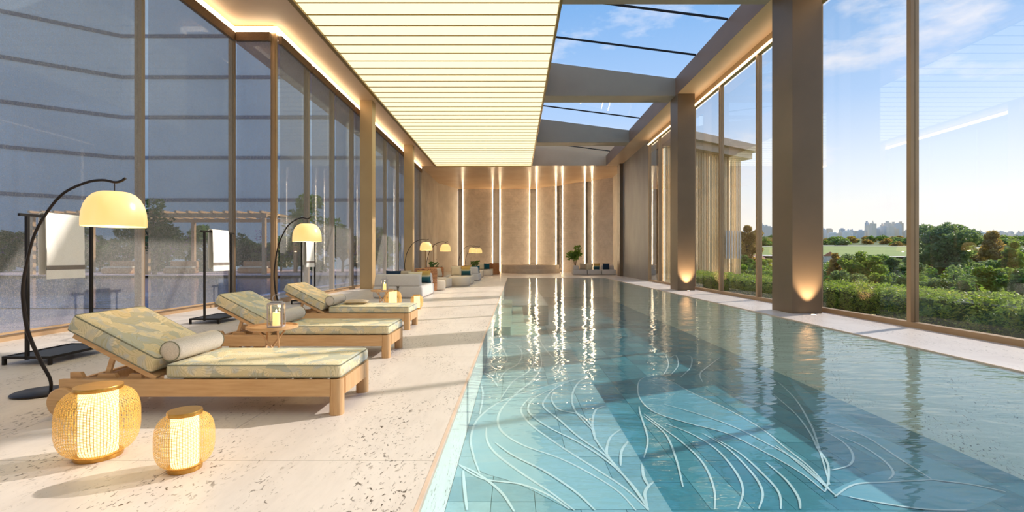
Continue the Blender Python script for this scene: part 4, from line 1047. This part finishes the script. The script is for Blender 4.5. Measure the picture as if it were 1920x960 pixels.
# slatted wing at an angle
wing = empty('slatted_wing', (6.95, 24.45, 0), math.atan2(2.4, 3.74), 'angled building wing screened with thin gilded vertical slats under a flat roof', 'building')
WLn = 7.4
MB().prism([(.95, .25), (WLn, .25), (WLn, 4), (3.6, 4), (1.0, .8)], -3, 6.9).build('wall', M['slatback'], wing)
MB().prism([(1.0, -.45), (WLn+.5, -.45), (WLn+.5, 4.4), (3.9, 4.4), (1.0, .8)], 6.95, 7.35).build('roof_fascia', M['roofline'], wing)
MB().prism([(1.0, -.7), (WLn+.75, -.7), (WLn+.75, 4.6), (3.9, 4.6), (1.0, .8)], 7.35, 7.75).build('roof_edge', M['roofline'], wing)
for x in (1.0, 2.6, 4.7, 6.6): MB().box(x-.03, x+.03, .12, .2, -.8, 6.85).build('led_strip', M['led_dim'], wing)
nsl = 50; sm = MB().box(-.03, .03, -.02, .02, -1.0, 6.95).mesh('slat', M['slat'])
for k in range(nsl): link('slat', sm, wing, (.8+(WLn-.8)*k/(nsl-1), 0, 0))
gs = MB().box(-.06, .06, -.1, -.075, 1.15, 2.75).mesh('shutter_slat', M['grey_slat'])
for k in range(8): link('shutter_slat', gs, wing, (5.4+.27*k, 0, 0))

# ------------------------------------------------------------------ trees, field, skyline
def make_tree(name, h, r, leaf, rnd, n=2500, ls=.22, trunk=True, spread=7, low=.22):
    e = empty(name, cat='tree')
    if trunk:
        t = MB(); t.tube([(0, 0, -.6), (.03*h, 0, h*.3), (-.02*h, .02*h, h*.6), (0, 0, h*.85)], [h*.03, h*.024, h*.015, h*.006], 8)
    cl = []
    for k in range(spread):
        a = k*2.4+rnd.uniform(-.4, .4); q = r*rnd.uniform(.2, .88); z = h*rnd.uniform(low, .88); rr = r*rnd.uniform(.2, .4)
        cl.append((q*math.cos(a), q*math.sin(a), z, rr, min(rr*.8, h-z)))
        if trunk: t.tube([(0, 0, z*.55), (q*.5*math.cos(a), q*.5*math.sin(a), z*.82), (q*math.cos(a), q*math.sin(a), z)], [h*.012, h*.008, h*.004], 6)
    cl.append((0, 0, h-r*.3, r*.3, r*.3)); cl.append((0, 0, h*.55, r*.62, h*.3))
    if trunk: t.build('trunk', M['bark'], e, 60)
    leafcloud(cl, n, ls, rnd).build('foliage', M['leaf'][leaf], e)
    return e
TR = [(1775, 417, 45, 74, 4, 9000, 'tall spreading grey green tree standing alone above the garden'), (1862, 432, 52, 40, 3, 2600, 'russet tree right of the tall spreading tree'),
      (1402, 422, 58, 24, 3, 2400, 'russet tree beside the slatted wing'), (1566, 474, 36, 24, 3, 1800, 'small brown green tree left of the round garden tree'), (1615, 470, 32, 40, 1, 3600, 'round bright green garden tree before the field'),
      (1672, 482, 38, 32, 4, 2400, 'grey green tree left of the mullion before the track'), (1903, 452, 42, 34, 1, 2600, 'green tree at the right edge of the view'), (1722, 492, 30, 34, 4, 2600, 'grey green shrubby tree at the foot of the tall tree'),
      (1850, 497, 27, 52, 1, 3600, 'wide bright shrubby tree right of the tall tree'), (1912, 503, 22, 46, 0, 2600, 'dark green shrub at the right edge behind the hedge'), (1580, 506, 26, 44, 4, 2600, 'grey green shrub by the bronze column behind the hedge'),
      (1642, 512, 25, 40, 1, 2600, 'bright shrub behind the hedge below the round tree'), (1692, 516, 23, 40, 0, 2600, 'dark shrub behind the hedge by the mullion'), (1752, 520, 21, 46, 4, 2600, 'pale shrub behind the hedge below the tall tree'), (1806, 522, 19, 44, 0, 2600, 'dark shrub behind the hedge right of centre'),
      (1395, 478, 45, 24, 0, 1600, 'dark tree beside the end of the slatted wing'), (1432, 488, 40, 26, 1, 1800, 'bright tree between the bronze columns'), (1376, 502, 33, 30, 4, 1800, 'pale shrub at the foot of the slatted wing'), (1418, 508, 28, 34, 0, 1800, 'dark shrub between the bronze columns')]
for px, ptop, Y, rw, lf, n, lab in TR:
    X = (px-CX)/F*Y; zb = tz(X, Y); zt = EYE-(ptop-CY)/F*Y; h = max(.8, zt-zb)
    fac = 1/math.sqrt(1+((px-CX)/F)**2)
    t = make_tree('tree', h, rw/F*Y*fac*1.05, lf, rnd, int(n*1.8), .0034*Y, True, 22 if n > 3000 else 13)
    t.location = (X, Y, zb); tag(t, lab, 'tree', 'garden trees beyond the hedge')
for i in range(34):
    Y = rnd.uniform(20, 62); px = rnd.uniform(1550, 1925) if i > 5 else rnd.uniform(1380, 1446); X = (px-CX)/F*Y; zb = tz(X, Y)
    h = EYE-(rnd.uniform(486, 518)-CY)/F*Y-zb
    if Y > 45: h = EYE-(rnd.uniform(476, 492)-CY)/F*Y-zb
    lf = rnd.choice((0, 1, 1, 2, 4, 4)); lfn = {0: 'dark green', 1: 'bright green', 2: 'golden green', 4: 'grey green'}
    t = make_tree('shrub', max(h, .9), rnd.uniform(24, 40)/F*Y, lf, rnd, 1700, .0036*Y, True, 11, .08)
    t.location = (X, Y, zb); tag(t, '%s shrub in the thicket %s' % (lfn[lf], 'between the bronze columns' if px < 1450 else 'behind the hedge left of the mullion' if px < 1697 else 'behind the hedge right of the mullion'), 'shrub', 'thicket shrubs beyond the hedge')
# far belt trees
proto = [make_tree('tree', 6, 4.2, l, rnd, 420, .75, True, 4) for l in (0, 1, 3, 4)]
used = set(); k = 0; pos = []
for i in range(420):
    px = rnd.choice([rnd.uniform(1545, 1925), rnd.uniform(1395, 1448), rnd.uniform(1700, 1925)]); Y = rnd.choice([rnd.uniform(200, 300), rnd.uniform(200, 300), rnd.uniform(75, 130)])
    X = (px-CX)/F*Y
    if Y < 200 and px < 1760: continue
    ex, ey = (X-108-22*(Y-150)/48)/52, (Y-150)/48
    if ex*ex+ey*ey < 1.6: continue
    if any((X-a)**2+(Y-b)**2 < 22 for a, b in pos): continue
    pos.append((X, Y))
    q = rnd.randrange(4); o = proto[q] if q not in used else copy_tree(proto[q]); used.add(q)
    o.location = (X, Y, tz(X, Y)-.5); sc_ = rnd.uniform(.45, .75)*(.8 if Y < 200 else 1); o.scale = (sc_*1.5, sc_*1.5, sc_); o.rotation_euler.z = rnd.uniform(0, 6)
    tag(o, 'small distant %s tree %s' % (('dark green', 'bright green', 'russet', 'grey green')[q], 'in the wooded belt seen between the bronze columns' if px < 1450 else 'in the wooded belt below the tall tower cluster' if px < 1697 else 'in the near woods right of the tall garden tree' if Y < 200 else 'in the wooded belt right of the mullion'), 'tree', 'distant belt trees')
for q in range(4):
    if q not in used:
        o = proto[q]; o.location = (150, 240, tz(150, 240)); tag(o, 'small distant tree in the wooded belt below the skyline', 'tree', 'distant belt trees')
# oval field with a sandy track
def drape(outline_fn, name, mat, dz, label, cat, rings=8, seg=64, inner=0):
    m = MB()
    for i in range(rings+1):
        f = inner+(1-inner)*i/rings
        for k in range(seg):
            x, y = outline_fn(2*math.pi*k/seg, f); m.v.append((x, y, tz(x, y)+dz))
    m.f = [(i*seg+k, (i+1)*seg+k, (i+1)*seg+(k+1) % seg, i*seg+(k+1) % seg) for i in range(rings) for k in range(seg)]
    return tag(m.build(name, mat, None, 80), label, cat)
fo = lambda a, f: (108+52*f*math.cos(a)+22*f*math.sin(a), 150+48*f*math.sin(a))
drape(lambda a, f: fo(a, f*1.0), 'grass_field', M['field'], .5, 'pale green oval racing field below the skyline', 'field', 10)
drape(lambda a, f: fo(a, 1+f*.16), 'sand_track', M['track'], .6, 'pale sandy track curving around the oval field', 'track', 3)
# small houses among the trees
for i, (px, Y, s) in enumerate(((1748, 62, 1.2), (1412, 66, 1.3), (1885, 70, 1.5), (1556, 84, 1.3), (1725, 78, 1.1))):
    X = (px-CX)/F*Y; e = empty('house', (X, Y, tz(X, Y)), R(20*i), 'small white house with a clay roof, %s' % ('below the tall tree', 'beside the slatted wing', 'towards the right edge', 'left of the field', 'by the sandy track')[i], 'house')
    MB().box(-s, s, -s*.7, s*.7, -2, s*.8).build('walls', M['house'], e)
    m = MB(); m.add([(-s*1.1, -s*.8, s*.8), (s*1.1, -s*.8, s*.8), (s*1.1, s*.8, s*.8), (-s*1.1, s*.8, s*.8), (-s*1.1, 0, s*1.35), (s*1.1, 0, s*1.35)], [(0, 1, 5, 4), (2, 3, 4, 5), (1, 2, 5), (3, 0, 4), (3, 2, 1, 0)]); m.build('roof', M['tile_red'], e)
    MB().box(-s*.3, s*.3, -s*.71-.02, -s*.7, .2*s, .6*s).build('window', M['joint'], e)
# skyline
rs = random.Random(11); px = 1398
while px < 1930:
    if 1450 < px < 1540: px = 1541
    Y = rs.uniform(400, 470); wpx = rs.uniform(4, 9)
    hp = rs.uniform(9, 20)
    if 1622 < px < 1690: hp = rs.uniform(18, 34)
    if 1425 < px < 1448: hp = rs.uniform(20, 28); 
    if px > 1730: hp = rs.uniform(6, 15); Y += 120; wpx *= .7
    X = (px-CX)/F*Y; z0 = tz(X, Y)-3; z1 = EYE+(36+hp)/F*Y; w_ = wpx/F*Y
    e = empty('tower', (X, Y, z0), 0, ('pale skyline tower seen between the bronze columns' if px < 1450 else 'low skyline block left of the tall tower cluster' if px < 1622 else 'tall tower in the dense cluster of the city skyline' if px < 1690 else 'low skyline block just right of the tall tower cluster' if px < 1731 else 'far hazy skyline block towards the right edge'), 'building', 'city skyline towers')
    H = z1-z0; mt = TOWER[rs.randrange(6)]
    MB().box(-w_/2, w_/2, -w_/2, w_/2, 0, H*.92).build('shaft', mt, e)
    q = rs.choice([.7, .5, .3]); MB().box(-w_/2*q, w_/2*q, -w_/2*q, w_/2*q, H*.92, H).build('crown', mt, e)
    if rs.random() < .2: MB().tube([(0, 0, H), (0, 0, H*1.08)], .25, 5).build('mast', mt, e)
    px += wpx*rs.uniform(.4, .85)

# ------------------------------------------------------------------ terrace side outdoors
tag(MB().box(-60, -7.5, -20, 12, -.3, -.05).build('terrace_paving', M['terrace']), 'rose stone terrace outside the shaded windows', 'paving', kind='structure')
tag(MB().box(-60, -6.5, 34, 52, -.3, -.03).build('terrace_far', M['terrace']), 'rose stone terrace beyond the outdoor pool', 'paving', kind='structure')
tag(MB().box(-8.4, -6.6, 12.75, 34, -.3, -.05).build('terrace_edge', M['terrace']), 'narrow stone edge between the windows and the outdoor pool', 'paving', kind='structure')
ep = empty('outdoor_pool', (0, 0, 0), 0, 'blue outdoor pool beyond the terrace windows', 'pool', kind='structure')
MB().box(-60, -8.4, 12, 34, -1.4, -1.2).build('pool_floor', M['ext_pool'], ep); MB().box(-60, -8.4, 11.8, 12, -1.4, -.05).build('pool_wall', M['ext_pool'], ep)
MB().box(-60, -8.4, 34, 34.2, -1.4, -.05).build('pool_wall', M['ext_pool'], ep); MB().box(-8.6, -8.4, 12, 34, -1.4, -.05).build('pool_wall', M['ext_pool'], ep)
wq = MB(); wq.add([(-60, 12, -.15), (-8.6, 12, -.15), (-8.6, 34, -.15), (-60, 34, -.15)], [(0, 1, 2, 3)]); wq.build('water', M['ext_water'], ep)
pg = empty('pergola', (-35, 35, 0), 0, 'timber pergola with a slatted roof beyond the outdoor pool', 'pergola')
for x in (.2, 8.5, 16.9):
    for y in (0, 5): MB().box(x-.12, x+.12, y-.12, y+.12, -.03, 4.1).build('post', M['wood_end'], pg)
for y in (0, 5): MB().box(0, 17.1, y-.1, y+.1, 4.1, 4.4).build('beam', M['wood'], pg)
rm = MB().box(-.09, .09, -.4, 5.4, 4.4, 4.55).mesh('rafter', M['wood'])
for k in range(20): link('rafter', rm, pg, (.3+k*.87, 0, 0))
for i, (x, y) in enumerate(((-30.5, 37.5), (-26, 37.8), (-20.5, 38.2))):
    e = empty('daybed', (x, y, -.03), 0, 'tan outdoor daybed under the pergola, %s' % ('leftmost', 'middle', 'rightmost')[i], 'daybed', 'outdoor daybeds')
    m = MB(); m.rbox(-1.1, 1.1, -.5, .5, .02, .4, .08, 3); m.build('base', M['daybed'], e, 50)
    m = MB(); m.rbox(-1.05, 1.05, .2, .5, .4, .95, .08, 3); m.build('backrest', M['daybed'], e, 50)
    m = MB(); m.rbox(-1.0, 1.0, -.45, .2, .4, .55, .05, 3); m.build('mattress', M['cream'], e, 50)
for i in range(12):
    x = -46+i*3.1; y = 43+rnd.uniform(-1, 1)
    e = make_tree('shrub', rnd.uniform(3.2, 4.3), 2.2, (0, 5, 4)[i % 3], rnd, 2600, .2, True, 12, .06); e.location = (x, y, -.03)
    tag(e, 'dense dark flowering shrub in the row behind the pergola', 'shrub', 'flowering shrubs behind the pergola')
    leafcloud([(rnd.uniform(-1.5, 1.5), -1.2, rnd.uniform(1.5, 3.2), .6, .5) for _ in range(3)], 90, .1, rnd).build('blossoms', M['blossom'], e)
t = make_tree('tree', 5.6, 2.4, 5, rnd, 1600, .2); t.location = (-26, 24.5+10.4, -.03); tag(t, 'dark tree at the left edge beyond the outdoor pool', 'tree')
t = make_tree('tree', 6.6, 2.6, 0, rnd, 1800, .2); t.location = (-17.6, 40.5, -.03); tag(t, 'tree rising behind the second arc lamp outdoors', 'tree')
nb = empty('neighbour_building', (0, 0, 0), 0, 'pale building with long horizontal dark joints seen through the shades', 'building')
MB().box(-45.4, -9, 56, 60, -.5, 34).build('front_wall', M['neighbour'], nb)
sd = MB().box(0, 20, 0, 4, -.5, 34); sd.xf(Matrix.Translation((-45.4, 56, 0)) @ Matrix.Rotation(R(216), 4, 'Z') @ Matrix.Translation((0, -4, 0))); sd.build('side_wall', M['neighbour'], nb)
for yl in (-10, 68, 145, 220, 296, 375):
    z = EYE+(CY-yl)/F*56
    MB().box(-45.4, -9, 55.9, 56, z-.2, z+.2).build('joint', M['joint'], nb)
    j = MB().box(0, 20, 4, 4.1, z-.2, z+.2); j.xf(Matrix.Translation((-45.4, 56, 0)) @ Matrix.Rotation(R(216), 4, 'Z') @ Matrix.Translation((0, -4, 0))); j.build('joint', M['joint'], nb)
